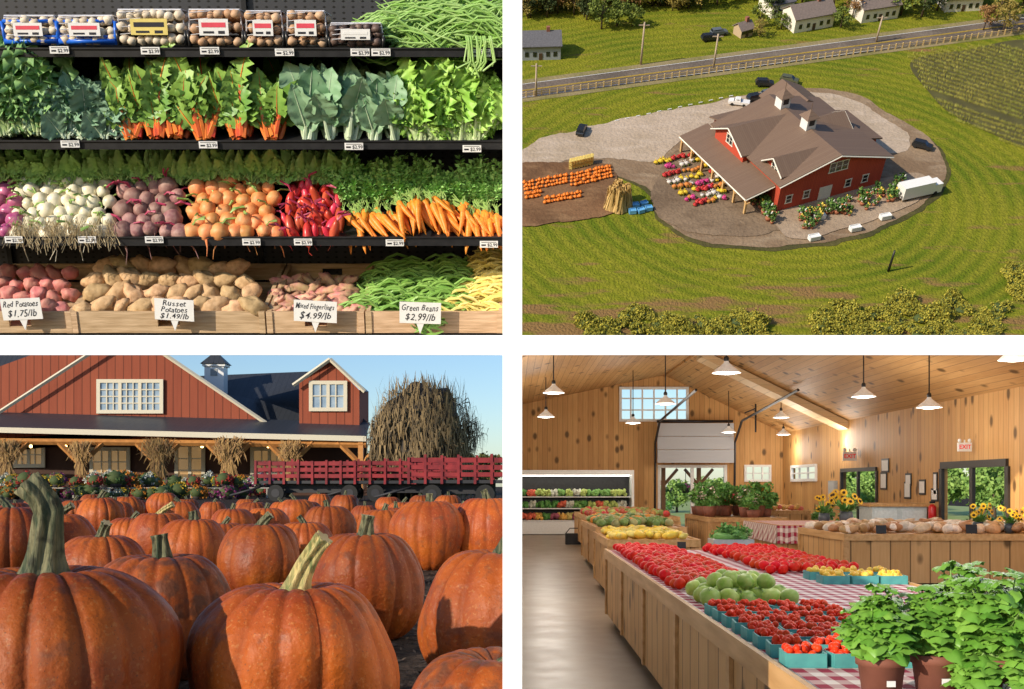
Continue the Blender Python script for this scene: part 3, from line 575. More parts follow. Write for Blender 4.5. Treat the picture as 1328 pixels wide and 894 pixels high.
    for i in range(9):
        for j in range(2): put('hay_bale',hm,MA@T(G(740+i*3.4,219-i*.8)+V((0,.0,j*.058+.015)),rz=1.5+R.uniform(-.1,.1)),'yellow rectangular hay bale stacked in a row','hay bale','stacked hay bales')
    stw=mat('dry_corn',(.66,.45,.18),(.42,.27,.09),.9,mode='island')
    a=MB()
    for _ in range(260):
        q=R.uniform(0,6.3); r0=R.uniform(.05,.11); p=V((math.cos(q)*r0,math.sin(q)*r0,0)); t=V((R.uniform(-.05,.05),R.uniform(-.05,.05),R.uniform(.2,.32))); s=V((math.sin(q),-math.cos(q),0))*.008
        a.add([p-s,p+s,t+s*2,t-s],[(0,1,2,3)])
    cm=a.mesh(stw)
    for px,py in((793,270),(803,273),(811,268),(800,262)): put('corn_shock',cm,MA@T(G(px,py)+V((0,0,.01)),rz=R.uniform(0,6)),'bundle of dry corn stalks standing upright','corn shock','corn shocks beside the lot')
    a=MB(); 
    for s in(-1,1): a.bx(-.06,.06,s*.045-.004,s*.045+.004,0,.07); a.bx(s*.06-.004,s*.06+.004,-.041,.041,0,.07)
    a.bx(-.055,.055,-.04,.04,.005,.05); bm=a.mesh(mat('blue_bin',(.12,.36,.65),(.16,.44,.75),.5))
    for px,py in((820,277),(831,276),(841,273),(824,269),(835,267)): put('blue_bin',bm,MA@T(G(px,py)+V((0,0,.01)),rz=.3+R.uniform(-.3,.3),s=.72),'blue plastic harvest bin on the ground','bin','blue bins beside corn shocks')
    pg=mat('nursery_green',(.07,.18,.04),(.2,.32,.07),.8,mode='island'); pv=[]
    for k,fc in enumerate(((.05,.13,.03),(.8,.6,.1),(.7,.25,.12),(.7,.7,.65))):
        a=MB(); a.tube([(0,0,0),(0,0,.04)],[.022,.03],8,1); a.crown((0,0,.075),(.045,.045,.045),14,10,.012,0,.2); a.crown((0,0,.09),(.04,.04,.035),6,6,.010,2,.5)
        pv.append(a.mesh([pg,mat('terracotta',(.4,.15,.08),rough=.8),mat('bloom%d'%k,fc,rough=.7)]))
    for i in range(110):
        t=R.random()
        if i<66: px=1035+t*135; py=303-t*46+R.uniform(-20,3)
        else: px=938+t*66; py=228+t*60+R.uniform(-8,8)
        put('potted_plant',R.choice(pv),MA@T(G(px,py)+V((0,0,.02)),s=R.uniform(.6,1.5)),'leafy potted plant displayed beside the barn','potted plant','potted plants around the barn')
    a=MB(); 
    for s in(-1,1): a.bx(-.1,.1,s*.05-.006,s*.05+.006,0,.08); a.bx(s*.1-.006,s*.1+.006,-.044,.044,0,.08)
    a.bx(-.094,.094,-.044,.044,.01,.06); pm2=a.mesh(white)
    for px,py in((1055,312),(1108,300),(1062,285),(1147,285)): put('planter_box',pm2,MA@T(G(px,py)+V((0,0,.02)),rz=.3,s=.7),'white rectangular planter box on the paving','planter','white planter boxes')
    a=MB(); a.box((0,0,.01),(.1,.02,.02)); km=a.mesh(white)
    for i in range(12):
        p=G(800,158).lerp(G(948,126),i/11); put('parking_stop',km,MA@T(p+V((0,0,.012)),rz=.3,s=.6),'white concrete parking stop on lot edge','parking stop','parking stops')
    ang=math.radians(24); e=Matrix.Rotation(ang,4,'Z'); A=G(1006,276)
    MBn=MA@Matrix.Translation(A+V((0,0,.02)))@e@Matrix.Scale(K,4)
    red=planks('barn_red',(.52,.08,.04),(.43,.06,.033),.5,0,.12,.5,grain=(2,2,.3),rough=.8); redy=planks('barn_red_side',(.52,.08,.04),(.43,.06,.033),.5,1,.12,.5,grain=(2,2,.3),rough=.8)
    rf=planks('brown_metal_roof',(.20,.135,.095),(.17,.11,.078),.55,1,.1,.6,grain=(.3,3,3),rough=.5); trim=mat('trim_cream',(.8,.76,.66),rough=.6)
    BW,BL,EH,RH=30.,29.,7.6,11.6
    wl=MB(); wl.add([(0,0,0),(BW,0,0),(BW,0,EH),(BW/2,0,RH-.3),(0,0,EH),(0,BL,0),(BW,BL,0),(BW,BL,EH),(BW/2,BL,RH-.3),(0,BL,EH)],[(0,1,2,3,4),(5,9,8,7,6)],0); wl.add([(0,0,0),(0,BL,0),(0,BL,EH),(0,0,EH)],[(0,1,2,3)],1); wl.add([(BW,0,0),(BW,BL,0),(BW,BL,EH),(BW,0,EH)],[(0,1,2,3)],1)
    rfm=MB()
    def slab(q,th=.35,mi=0):
        q=[V(p) for p in q]; u=V((0,0,th)); rfm.add(q+[p+u for p in q],[(3,2,1,0),(4,5,6,7),(0,1,5,4),(1,2,6,5),(2,3,7,6),(3,0,4,7)],mi)
    sl_=(RH-EH)/(BW/2); o=1.2
    slab([(-o,-1,EH-sl_*o),(BW/2,-1,RH),(BW/2,BL+1,RH),(-o,BL+1,EH-sl_*o)]); slab([(BW/2,-1,RH),(BW+o,-1,EH-sl_*o),(BW+o,BL+1,EH-sl_*o),(BW/2,BL+1,RH)])
    slab([(-8,2,3.9),(-.05,2,5.6),(-.05,BL+4,5.6),(-8,BL+4,3.9)])
    wl.bx(BW,BW+6,11,24,0,5.0,0); slab([(BW+.1,10,6.4),(BW+7,10,4.9),(BW+7,25,4.9),(BW+.1,25,6.4)])
    wl.bx(BW-10,BW+1,BL-1,BL+9,0,6.2,0); slab([(BW-11,BL-2,6.1),(BW-4.5,BL-2,9.2),(BW-4.5,BL+10,9.2),(BW-11,BL+10,6.1)]); slab([(BW-4.5,BL-2,9.2),(BW+2,BL-2,6.1),(BW+2,BL+10,6.1),(BW-4.5,BL+10,9.2)])
    wl.bx(4,12,BL-1,BL+7,0,4.8,0); slab([(3,BL+.9,6.6),(13,BL+.9,6.6),(13,BL+8,4.7),(3,BL+8,4.7)])
    dw=MB(); wins=[]; beam_l=[]
    def cross(yc,hw,xf,eh,rh,xe=BW/2):
        lo=min(xf,xe); 
        dw.add([(xf,yc-hw,eh-3),(xf,yc+hw,eh-3),(xf,yc+hw,eh),(xf,yc,rh-.2),(xf,yc-hw,eh)],[(0,1,2,3,4)],0)
        dw.add([(xf,yc-hw,eh-3),(xe,yc-hw,eh-3),(xe,yc-hw,eh),(xf,yc-hw,eh)],[(0,1,2,3)],0); dw.add([(xf,yc+hw,eh-3),(xe,yc+hw,eh-3),(xe,yc+hw,eh),(xf,yc+hw,eh)],[(0,1,2,3)],0)
        f=(rh-eh)/hw; k=-1 if xf<xe else 1
        slab([(xf+k,yc-hw-.8,eh-.8*f),(xe,yc-hw-.8,eh-.8*f),(xe,yc,rh),(xf+k,yc,rh)],.3,1); slab([(xf+k,yc,rh),(xe,yc,rh),(xe,yc+hw+.8,eh-.8*f),(xf+k,yc+hw+.8,eh-.8*f)],.3,1)
        beam_l.append(((xf+k*1.05,yc-hw-.8,eh-.8*f+.1),(xf+k*1.05,yc,rh+.1))); beam_l.append(((xf+k*1.05,yc,rh+.1),(xf+k*1.05,yc+hw+.8,eh-.8*f+.1)))
        if k<0: wins.append((xf-.06,yc,(eh+rh)/2-1.3))
    cross(5.0,3.4,1.2,8.8,11.1); cross(20.5,6.4,-1.6,8.0,11.4); cross(17,4,BW-2,8.2,10.6)
    wl_m=wl.mesh([red,redy]); rfx=planks('brown_metal_roof_cross',(.20,.135,.095),(.17,.11,.078),.55,0,.1,.6,grain=(3,.3,3),rough=.5)
    fa=MB()
    def beam(a,b2,th=.35): fa.tube([a,b2],th*.55,4)
    for q in beam_l: beam(*q)
    beam((-o,-1.1,EH-sl_*o),(BW/2,-1.1,RH)); beam((BW/2,-1.1,RH),(BW+o,-1.1,EH-sl_*o)); beam((-8,2,3.9),(-8,BL+4,3.9)); beam((-8,2,3.9),(-.2,2,5.6))
    def win(w_,h_,n,mz=2):
        fr=MB(); fr.bx(-w_/2-.25,w_/2+.25,-.08,0,-h_/2-.25,-h_/2); fr.bx(-w_/2-.25,w_/2+.25,-.08,0,h_/2,h_/2+.25)
        for k in range(n+1): x=-w_/2+w_*k/n; fr.bx(x-.12,x+.12,-.079,0,-h_/2,h_/2)
        for k in range(1,mz): z=-h_/2+h_*k/mz; fr.bx(-w_/2,w_/2,-.07,0,z-.05,z+.05)
        gg=MB(); gg.bx(-w_/2,w_/2,-.03,-.01,-h_/2,h_/2); return fr.mesh(trim),gg.mesh(gl)
    wp=[]; f1,g1=win(5.2,2.3,3); f2,g2=win(2.6,2.1,2); f3,g3=win(1.6,1.8,1)
    wp.append(('window',f1,T(V((BW*.53,-.02,8.2))),[('glass',g1)]))
    for x in(3,8,20,25): wp.append(('window',f3,T(V((x,-.02,2.6))),[('glass',g3)]))
    for x,y,z in wins: wp.append(('window',f2,T(V((x,y,z)),rz=-math.pi/2),[('glass',g2)]))
    dr=MB(); dr.bx(-1.8,1.8,-.08,0,0,3.4); wp.append(('door',dr.mesh(trim),T(V((13.5,-.02,0)))))
    pm=MB(); pm.bx(-.25,.25,-.25,.25,0,3.9); pm.tube([(0,.2,2.6),(0,1.4,3.8)],.15,4); pm.tube([(0,-.2,2.6),(0,-1.4,3.8)],.15,4); pmm=pm.mesh(mat('post_timber',(.65,.42,.18),rough=.7))
    for i in range(7): wp.append(('porch_post',pmm,T(V((-7.4,2.4+i*5,0)))))
    cup=MB(); cup.bx(-1.2,1.2,-1.2,1.2,-.8,2.3); cr=MB(); cr.add([(-1.7,-1.7,2.3),(1.7,-1.7,2.3),(1.7,1.7,2.3),(-1.7,1.7,2.3),(0,0,4.)],[(3,2,1,0),(0,1,4),(1,2,4),(2,3,4),(3,0,4)]); cr.tube([(0,0,3.9),(0,0,5.5)],.08,5)
    lv=MB(); lv.bx(-.7,.7,-1.24,-1.2,.7,2.0)
    cm,crm,lvm=cup.mesh(white),cr.mesh(rf),lv.mesh(gl)
    cps=[('cupola',cm,T(V((BW/2,y,RH+.4)),s=1.1),[('cupola_roof',crm),('louvre',lvm)]) for y in(13,24)]
    put('barn',[('wall',wl_m),('roof',rfm.mesh([rf,rfx]),None,cps),('dormer_wall',dw.mesh(red)),('fascia',fa.mesh(trim))]+wp,MBn,'large red barn market with brown metal roofs and white cupolas','barn')
# =====================================================================
GZ=-5.5
def ground():
    m,nt,b,oc=base('mulch_ground',.95,.1)
    n=nrange(nt,nnoise(nt,oc,.9,10),.35,.65); c=nmix(nt,n,(.018,.014,.012),(.075,.053,.04)); setc(nt,b,c); addbump(nt,b,nnoise(nt,oc,3,8),1,.4)
    a=MB(); a.quad((-4000,5.5,GZ-.02),(4000,5.5,GZ-.02),(4000,5000,GZ-.02),(-4000,5000,GZ-.02)); put('ground',a.mesh(m),M0,kind='structure')
    a=MB()
    for _ in range(7000):
        d=R.uniform(18,110); px=R.uniform(-20,655); p=W(px,HY-GZ*F/d,d); p.z=GZ+.02
        q=R.uniform(0,6.3); l=R.uniform(.08,.26); u=V((math.cos(q),math.sin(q),R.uniform(-.2,.4)))*l; s=V((-math.sin(q),math.cos(q),R.uniform(0,.5)))*l*.3
        if p.x>-.35: continue
        a.add([p-u,p-s,p+u,p+s],[(0,1,2,3)])
    put('mulch',a.mesh(mat('mulch_chip',(.12,.085,.06),(.035,.025,.02),.9,mode='island')),M0,'dark mulch and dead leaves between the pumpkins','mulch',kind='stuff')
def pumpkins():
    m,nt,b,oc=base('pumpkin_skin',.5,.3)
    oi=nt.nodes.new('ShaderNodeObjectInfo')
    ad=nt.nodes.new('ShaderNodeVectorMath'); ad.operation='ADD'; nt.links.new(oc,ad.inputs[0])
    cb=nt.nodes.new('ShaderNodeCombineXYZ'); 
    for i in range(3): nt.links.new(nmath(nt,'MULTIPLY',oi.outputs['Random'],30+i*9),cb.inputs[i])
    nt.links.new(cb.outputs[0],ad.inputs[1]); v=ad.outputs[0]
    c=nmix(nt,nrange(nt,nnoise(nt,v,1.2,4),.35,.65),(.48,.11,.012),(.29,.05,.010))
    c=nmix(nt,nrange(nt,nnoise(nt,v,26,3),.58,.70,0,.4),c,(.60,.27,.09))
    c=nmix(nt,nrange(nt,nnoise(nt,v,5,8),.57,.70,0,.6),c,(.14,.055,.03))
    c=nmix(nt,nrange(nt,nnoise(nt,v,60,2),.64,.70,0,.6),c,(.09,.045,.03))
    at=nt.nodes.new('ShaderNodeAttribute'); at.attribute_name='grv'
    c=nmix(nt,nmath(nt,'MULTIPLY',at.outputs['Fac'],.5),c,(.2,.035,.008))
    h=nt.nodes.new('ShaderNodeHueSaturation'); nt.links.new(c,h.inputs['Color']); nt.links.new(nrange(nt,oi.outputs['Random'],0,1,.66,1.15),h.inputs['Value']); setc(nt,b,h.outputs[0])
    addbump(nt,b,nnoise(nt,v,9,9),.55,.1)
    nt.links.new(nrange(nt,nnoise(nt,v,3,5),.3,.7,.42,.7),b.inputs['Roughness'])
    m2=m.copy(); m2.name='pumpkin_skin_scarred'
    for n_ in m2.node_tree.nodes:
        if n_.type=='MAP_RANGE' and abs(n_.inputs[4].default_value-.6)<1e-4 and n_.inputs[1].default_value<.6: n_.inputs[1].default_value=.44; n_.inputs[2].default_value=.6; n_.inputs[4].default_value=.8
    def stemmat(name,a1,a2,a3):
        mm,nt,b,oc=base(name,.75,.25)
        c=nmix(nt,nrange(nt,nnoise(nt,oc,5,6,(4,4,.4)),.38,.62),a1,a2); c=nmix(nt,nrange(nt,nnoise(nt,oc,8,6),.52,.66,0,.7),c,a3); setc(nt,b,c); addbump(nt,b,nnoise(nt,oc,9,6,(2,2,.4)),.9,.1); return mm
    sg=stemmat('pumpkin_stem',(.035,.055,.03),(.19,.18,.10),(.025,.025,.018)); mt=stemmat('pumpkin_stem_tan',(.16,.19,.07),(.58,.46,.2),(.10,.11,.05)); cutm=mat('stem_cut',(.6,.48,.26),(.45,.34,.16),.8)
    def body(k,ribs,hh,mt_):
        a=MB(); nu,nv=132,30; gr=[]; vs=[]
        for j in range(nv+1):
            ph=math.pi*j/nv-math.pi/2
            for i in range(nu):
                th=2*math.pi*i/nu+.13*math.sin(3*2*math.pi*i/nu+k)+.06*math.sin(5*2*math.pi*i/nu+k*2)
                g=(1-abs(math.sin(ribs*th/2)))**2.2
                dep=.05*(1+.5*math.sin(th*2+k))
                cr=abs(math.cos(ph))**.82; r=cr*(1-dep*g*min(1,cr*1.6))
                z=math.copysign(abs(math.sin(ph))**.9,math.sin(ph))*hh*(1-.03*g)
                z-=math.copysign(1,z)*.20*math.exp(-(r/.3)**2)
                w_=1+.14*mnoise.noise(V((math.cos(th),math.sin(th),z))*1.1+V((k*7,0,0)))
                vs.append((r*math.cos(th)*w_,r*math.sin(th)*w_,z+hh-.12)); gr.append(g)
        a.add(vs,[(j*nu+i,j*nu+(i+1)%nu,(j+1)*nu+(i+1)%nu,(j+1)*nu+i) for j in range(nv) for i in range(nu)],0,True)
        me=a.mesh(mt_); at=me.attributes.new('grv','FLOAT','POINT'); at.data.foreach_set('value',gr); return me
    hs=[.88,.92,.80,1.0]
    bodies=[body(k,[17,15,19,16][k],hs[k],m) for k in range(4)]; scar=body(1,15,.9,m2)
    def stem(dx,dy,h,r,mt_,tw=.25,n=14,knob=0):
        a=MB(); pts=[];rd=[]
        for i in range(n+1):
            t=i/n; pts.append((dx*t**1.8-knob*max(0,t-.72)*3*t,dy*t**1.8,h*t*(1-.12*t*abs(dx))-knob*max(0,t-.82)*.8)); rd.append(r*(1+1.9*math.exp(-t*8)-.3*t+.6*max(0,t-.85)*2))
        a.tube(pts,rd,42,0,.26,6,tw,capmi=1); return a.mesh([mt_,cutm])
    def add(cx,w,bi,dx,dy,h,r,tan=False,R0=2.18,rz=None,sc_=False,lbl=None,knob=0):
        d=2*R0*F/w; p=W(cx,HY-GZ*F/d,d); p.z=GZ-.02
        hh=hs[bi] if not sc_ else .9
        M=M0@T(p,s=R0); M1=T(V((0,0,0)),rz=R.uniform(0,6) if rz is None else rz); M2=T(V((0,0,2*hh-.38)))
        bm_=scar if sc_ else bodies[bi]; sm_=stem(dx,dy,h,r,mt if tan else sg,knob=knob)
        if p.x+R0*1.1>-.05: bm_=cutmesh(bm_,M@M1); sm_=cutmesh(sm_,M@M2)
        ps=[('body',bm_,M1)]
        if len(sm_.vertices)>8: ps.append(('stem',sm_,M2))
        put('pumpkin',ps,M,lbl or 'ribbed orange pumpkin with green stem on dark ground','pumpkin','orange pumpkins on the ground')
    add(58,335,0,.10,-.1,.9,.112,lbl='huge orange pumpkin with tall thick grey-green stem',R0=2.5,knob=.24)
    add(383,266,0,.30,-.1,.68,.095,tan=True,lbl='large orange pumpkin with sunlit tan stem')
    add(211,194,1,-.05,0,.46,.11,sc_=True,lbl='orange pumpkin with brown scarring and short stem')
    add(474,150,3,.05,0,.5,.12,R0=2.1)
    add(652,222,1,.2,0,.5,.1,R0=2.3,lbl='orange pumpkin resting against the white partition')
    add(645,280,2,.3,0,.2,.06,sc_=True,R0=1.75,lbl='small scarred brownish orange pumpkin')
    add(337,112,1,.25,0,.42,.11); add(132,116,2,.15,-.1,.5,.12); add(252,90,0,-.05,0,.42,.13); add(557,98,3,.0,0,.38,.1,R0=2.5); add(632,100,3,-.1,0,.4,.1,R0=2.6)
    add(498,70,1,.1,0,.4,.1); add(205,80,1,.5,0,.5,.1,tan=True); add(75,98,1,.4,0,.45,.1,R0=2.3); add(15,110,3,-.3,0,.4,.1,R0=2.4); add(130,62,3,.2,0,.5,.12,R0=2.4); add(301,62,0,.1,0,.4,.1); add(345,60,0,.1,0,.4,.1)
    add(425,70,1,-.1,0,.4,.1,R0=2.3); add(6,204,1,.3,0,.3,.1,R0=1.9); add(290,72,2,.2,0,.4,.1,R0=2.0); add(172,68,2,.2,0,.4,.1,R0=2.1); add(395,78,2,-.2,0,.4,.1,R0=2.1); add(595,70,2,.2,0,.4,.1,R0=2.1)
    for cx,w in((20,44),(55,40),(95,42),(160,44),(215,42),(240,36),(275,38),(365,40),(395,44),(445,40),(470,38),(525,42),(580,40),(600,46),(638,42),(180,34),(320,34),(500,34),(550,32),(120,34),(70,32),(415,32),(620,34),(150,50),(230,52),(330,44),(515,52),(380,50)):
        add(cx+R.uniform(-4,4),w,R.randrange(4),R.uniform(-.3,.3),0,R.uniform(.3,.5),.1,R0=R.uniform(2,2.5))
def barnclose():
    D=600.
    red=planks('siding_red',(.30,.075,.036),(.23,.052,.026),4.6,0,.12,.4,grain=(.3,.3,.03),rough=.8)
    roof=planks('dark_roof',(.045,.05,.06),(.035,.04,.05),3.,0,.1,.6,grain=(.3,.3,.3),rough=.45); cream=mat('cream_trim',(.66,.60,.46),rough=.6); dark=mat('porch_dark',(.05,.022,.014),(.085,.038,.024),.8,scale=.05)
    gl=mat('window_glass',(.16,.24,.34),(.34,.42,.5),.08,spec=.8,scale=.1); tim=mat('timber_honey',(.55,.25,.07),(.42,.18,.05),.6,scale=.5)
    wl=MB(); P=lambda x,y,d=D:W(x,y,d)
    wl.add([P(-120,575),P(345,575),P(345,549),P(165,429),P(-120,600)],[(0,1,2,3,4)])
    wl2=MB(); wl2.add([P(-150,575,D+2),P(-150,530,D+2),P(165,415,D+2),P(165,575,D+2)],[(0,1,2,3)])
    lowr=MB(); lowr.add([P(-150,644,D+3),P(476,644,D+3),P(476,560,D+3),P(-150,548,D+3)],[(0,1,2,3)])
    rf=MB(); rf.add([P(200,490,D+60),P(400,482,D+60),P(482,552,D),P(330,552,D)],[(0,1,2,3)]); rf.add([P(-60,462,D+50),P(110,455,D+50),P(100,500,D+30),P(-60,520,D+10)],[(0,1,2,3)])
    pr=MB(); pr.add([P(-150,530,D+1),P(480,548,D+1),P(475,566,D-40),P(-150,551,D-40)],[(0,1,2,3)]); 
    fa=MB()
    def beam(a,b,th): fa.tube([a,b],th,4)
    q0,q1=P(-150,554,D-40),P(475,569,D-40); fa.add([q0+V((0,-.5,1.3)),q1+V((0,-.5,1.3)),q1+V((0,-.5,-1.5)),q0+V((0,-.5,-1.5)),q0+V((0,2,1.3)),q1+V((0,2,1.3)),q1+V((0,2,-1.5)),q0+V((0,2,-1.5))],[(0,1,2,3),(7,6,5,4),(0,4,5,1),(3,2,6,7)])
    beam(P(165,427,D-6),P(345,549,D-6),1.1); beam(P(165,427,D-6),P(-120,612,D-6),1.1)
    dm=MB(); dm.add([P(388,556,D-8),P(466,556,D-8),P(466,506,D-8),P(428,468,D-8),P(388,496,D-8)],[(0,1,2,3,4)])
    dm.add([P(466,556,D-8),P(466,506,D-8),P(478,508,D+30),P(478,556,D+30)],[(0,1,2,3)])
    beam(P(428,466,D-12),P(473,508,D-12),1.1); beam(P(428,466,D-12),P(380,500,D-12),1.1)
    rf.add([P(428,465,D-12),P(428,465,D+40),P(330,516,D+30),P(334,514,D-11)],[(0,1,2,3)]); rf.add([P(428,465,D-12),P(428,465,D+40),P(478,508,D+30),P(473,508,D-12)],[(0,1,2,3)])
    def window(x0,x1,y0,y1,d,nx,ny,nd=1,g_=None):
        a,b=P(x0,y1,d),P(x1,y0,d); w,h=b.x-a.x,b.z-a.z; f=MB(); f.bx(-2,w+2,-1,0,-2,0); f.bx(-2,w+2,-1,0,h,h+2); f.bx(-2,0,-1,0,0,h); f.bx(w,w+2,-1,0,0,h)
        for i in range(1,nx): f.bx(w*i/nx-(.9 if i%(nx//nd)==0 else .3),w*i/nx+(.9 if i%(nx//nd)==0 else .3),-.9,0,0,h)
        for j in range(1,ny): f.bx(0,w,-.8,0,h*j/ny-.3,h*j/ny+.3)
        g=MB(); g.bx(0,w,-.2,.2,0,h); return ('window',f.mesh(cream),T(V((a.x,a.y-.6,a.z))),[('glass',g.mesh(g_ or gl))])
    wg=mat('lit_glass',(.5,.3,.12),(.2,.12,.06),.2,scale=.06,emit=.35)
    wins=[window(131,208,497,532,D,9,4,3),window(406,446,499,529,D-8,4,2,2),window(5,55,578,602,D+2.5,6,2,3,wg),window(122,165,585,628,D+2.5,4,3,2,wg),window(232,262,580,625,D+2.5,2,3,2,wg),window(330,370,585,612,D+2.5,4,2,2,wg)]
    cu=MB(); a=P(265,500,D+30); b=P(290,472,D+30); cu.bx(a.x,b.x,a.y,a.y+9,a.z-6,b.z); cu.bx(a.x-1,b.x+1,a.y-1,a.y+10,b.z-1.4,b.z)
    cr=MB(); mx=(a.x+b.x)/2; cr.add([(a.x-2,a.y-2,b.z),(b.x+2,a.y-2,b.z),(b.x+2,a.y+11,b.z),(a.x-2,a.y+11,b.z),(mx,a.y+4,b.z+8)],[(0,1,4),(1,2,4),(2,3,4),(3,0,4)]); lv=MB(); lv.bx(mx-2,mx+2,a.y-.3,a.y-.1,b.z-7,b.z-3)
    posts=[]; pm=MB(); zt=P(0,572,D-38).z; pm.bx(-1.3,1.3,-1.3,1.3,GZ,zt); 
    for s in(-1,1): pm.tube([(s*.5,0,zt-12),(s*12,0,zt-.5)],1.4,4)
    pmm=pm.mesh(tim)
    for px in(-95,8,105,205,296,376,468): posts.append(('porch_post',pmm,T(V((P(px,600,D-38).x,D-38,0)))))
    bmx=MB(); q0,q1=P(-150,571,D-38),P(475,577,D-38); bmx.tube([q0,q1],1.6,4)
    lmp=mat('porch_lamp',(1,.62,.2),emit=9); lp=[]; lm=MB(); lm.ball((0,0,0),.9,0,8,6); lmm=lm.mesh(lmp)
    for px in(85,182,262,348,40,230,320): lp.append(('lamp',lmm,T(P(px,579,D-20))))
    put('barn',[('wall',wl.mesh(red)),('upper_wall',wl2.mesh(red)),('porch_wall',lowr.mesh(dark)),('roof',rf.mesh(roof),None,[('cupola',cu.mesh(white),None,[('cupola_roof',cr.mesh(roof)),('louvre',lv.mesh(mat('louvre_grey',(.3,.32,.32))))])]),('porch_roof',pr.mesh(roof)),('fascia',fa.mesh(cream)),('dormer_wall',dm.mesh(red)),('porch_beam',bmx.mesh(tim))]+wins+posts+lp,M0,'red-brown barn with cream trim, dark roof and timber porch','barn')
    dry=mat('dry_stalk',(.40,.25,.09),(.18,.10,.045),.9,mode='island')
    cbs=[]
    for _k in range(3):
        a=MB()
        for _ in range(240):
            q=R.uniform(0,6.3); top=V((math.cos(q)*R.uniform(2,11),math.sin(q)*4,R.uniform(2,14))); bot=V((math.cos(q)*R.uniform(1,7),math.sin(q)*2,R.uniform(-17,0))); k=V((R.uniform(.08,.35),0,R.uniform(-.1,.1))); mid=V((math.cos(q)*2,-1,1+R.uniform(-4,4)))
            a.add([bot-k,bot+k,mid+k,mid-k],[(0,1,2,3)]); a.add([mid-k,mid+k,top+k,top-k],[(0,1,2,3)])
            if R.random()<.6: e=V((R.uniform(-4,4),R.uniform(-2,1),-R.uniform(1,7))); a.add([top,top+e*.5+k*2,top+e,top+e*.5-k],[(0,1,2,3)])
        cbs.append(a.mesh(dry))
    for px in(8,105,205,296,376): put('corn_stalk_bundle',R.choice(cbs),M0@T(P(px,596,D-43),rz=R.uniform(-.5,.5),s=R.uniform(.7,.9)),'dry corn stalk bundle tied to a porch post','corn stalks','corn stalk bundles on porch posts')
    cols=[('yellow',(.8,.55,.04)),('red',(.5,.04,.03)),('orange',(.7,.26,.03)),('purple',(.35,.05,.2)),('white',(.7,.7,.6)),('green',(.08,.16,.04))]; ms=[]
    for n_,c in cols:
        a=MB(); a.ball((0,0,2.6),(2.7,2.7,2.2),1,10,7); a.crown((0,0,2.8),(2.9,2.9,2.4),26,22,.38,0,.5); a.tube([(0,0,0),(0,0,1.8)],[1.5,2],10,2); ms.append((n_,a.mesh([mat('mumc_'+n_,c,tuple(x*.6 for x in c),.8,mode='island'),mat('tree_dark',(.02,.04,.012)),mat('pot_dark',(.05,.04,.04))])))
    for i in range(130):
        n_,me=R.choice(ms); px=R.uniform(-5,345); d=R.uniform(420,550); p=P(px,600,d); p.z=GZ if R.random()<.5 else GZ+4.8
        put('potted_mum',me,M0@T(p,s=R.uniform(.7,1.4)),n_+' mounded chrysanthemum in a dark pot','flowers','potted chrysanthemums by the porch')
    a=MB(); a.bx(-14,14,-3,3,4.2,4.7)
    for x in(-13,0,13):
        for y in(-2.5,2.5): a.bx(x-.3,x+.3,y-.3,y+.3,0,4.2)
    tb=a.mesh(mat('bench_grey',(.4,.38,.34),rough=.8))
    for px in(70,130,190,250,310): 
        p=P(px,600,480); p.z=GZ; put('display_bench',tb,M0@T(p),'pale wooden display bench holding flowers','bench','display benches by the porch')
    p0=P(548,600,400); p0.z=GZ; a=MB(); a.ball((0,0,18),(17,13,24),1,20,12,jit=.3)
    for _ in range(6500):
        q=R.uniform(0,6.3); v=R.random(); z=3+v*36; rr=(19-2.5*v)*R.uniform(.86,1.06)+4.5*mnoise.noise(V((math.cos(q)*2.2,math.sin(q)*2.2,z*.1)))
        if z>30: rr*=R.uniform(.1,1.)
        p=V((math.cos(q)*rr,math.sin(q)*rr*.85,z)); s=V((math.sin(q),-math.cos(q),R.uniform(-.3,.3)))*R.uniform(.18,.5)
        if R.random()<.55:   # hanging leaf blade, bent once
            m1=V((math.cos(q)*R.uniform(.5,2.5)+R.uniform(-1,1),math.sin(q)*R.uniform(.2,1.5),R.uniform(-1,2))); t=m1+V((R.uniform(-1.2,1.2),-.3,-R.uniform(2,6)))
        else:                # upright stalk
            s=s*.5; m1=V((R.uniform(-.7,.7),R.uniform(-.3,.3),R.uniform(2,4.5))); t=m1*2+V((R.uniform(-1.5,1.5),0,R.uniform(-1,1)))
        a.add([p-s*.6,p+s*.6,p+m1+s,p+m1-s],[(0,1,2,3)]); a.add([p+m1-s,p+m1+s,p+t+s*.2,p+t-s*.2],[(0,1,2,3)])
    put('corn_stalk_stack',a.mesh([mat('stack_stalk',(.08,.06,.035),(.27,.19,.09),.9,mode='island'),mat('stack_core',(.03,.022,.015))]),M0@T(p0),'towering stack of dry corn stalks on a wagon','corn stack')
    rd=mat('wagon_red',(.30,.025,.03),(.15,.012,.018),.7,scale=.3); mt=mat('dark_iron',(.03,.03,.035),rough=.6)
    def wagon(L):
        b=MB(); b.bx(-L/2,L/2,-5,5,6.2,7.2); s=MB()
        for y in(-5.2,5.2):
            for z in(8.2,10.4,12.6): s.bx(-L/2,L/2,y-.25,y+.25,z,z+1.3)
            n=int(L/5)
            for i in range(n+1): x=-L/2+L*i/n; s.bx(x-.4,x+.4,y-.6 if y<0 else y,y if y<0 else y+.6,6,14.2+R.uniform(-.3,.9))
        for x in(-L/2,L/2):
            for z in(8.2,10.4,12.6): s.bx(x-.25,x+.25,-4.9,4.9,z,z+1.3)
        w=MB()
        w.tube([(0,-.7,0),(0,.7,0)],2.9,20,0); w.tube([(0,-.8,0),(0,.8,0)],1.5,12,1); wm=w.mesh([mat('tyre',(.02,.02,.02)),mt])
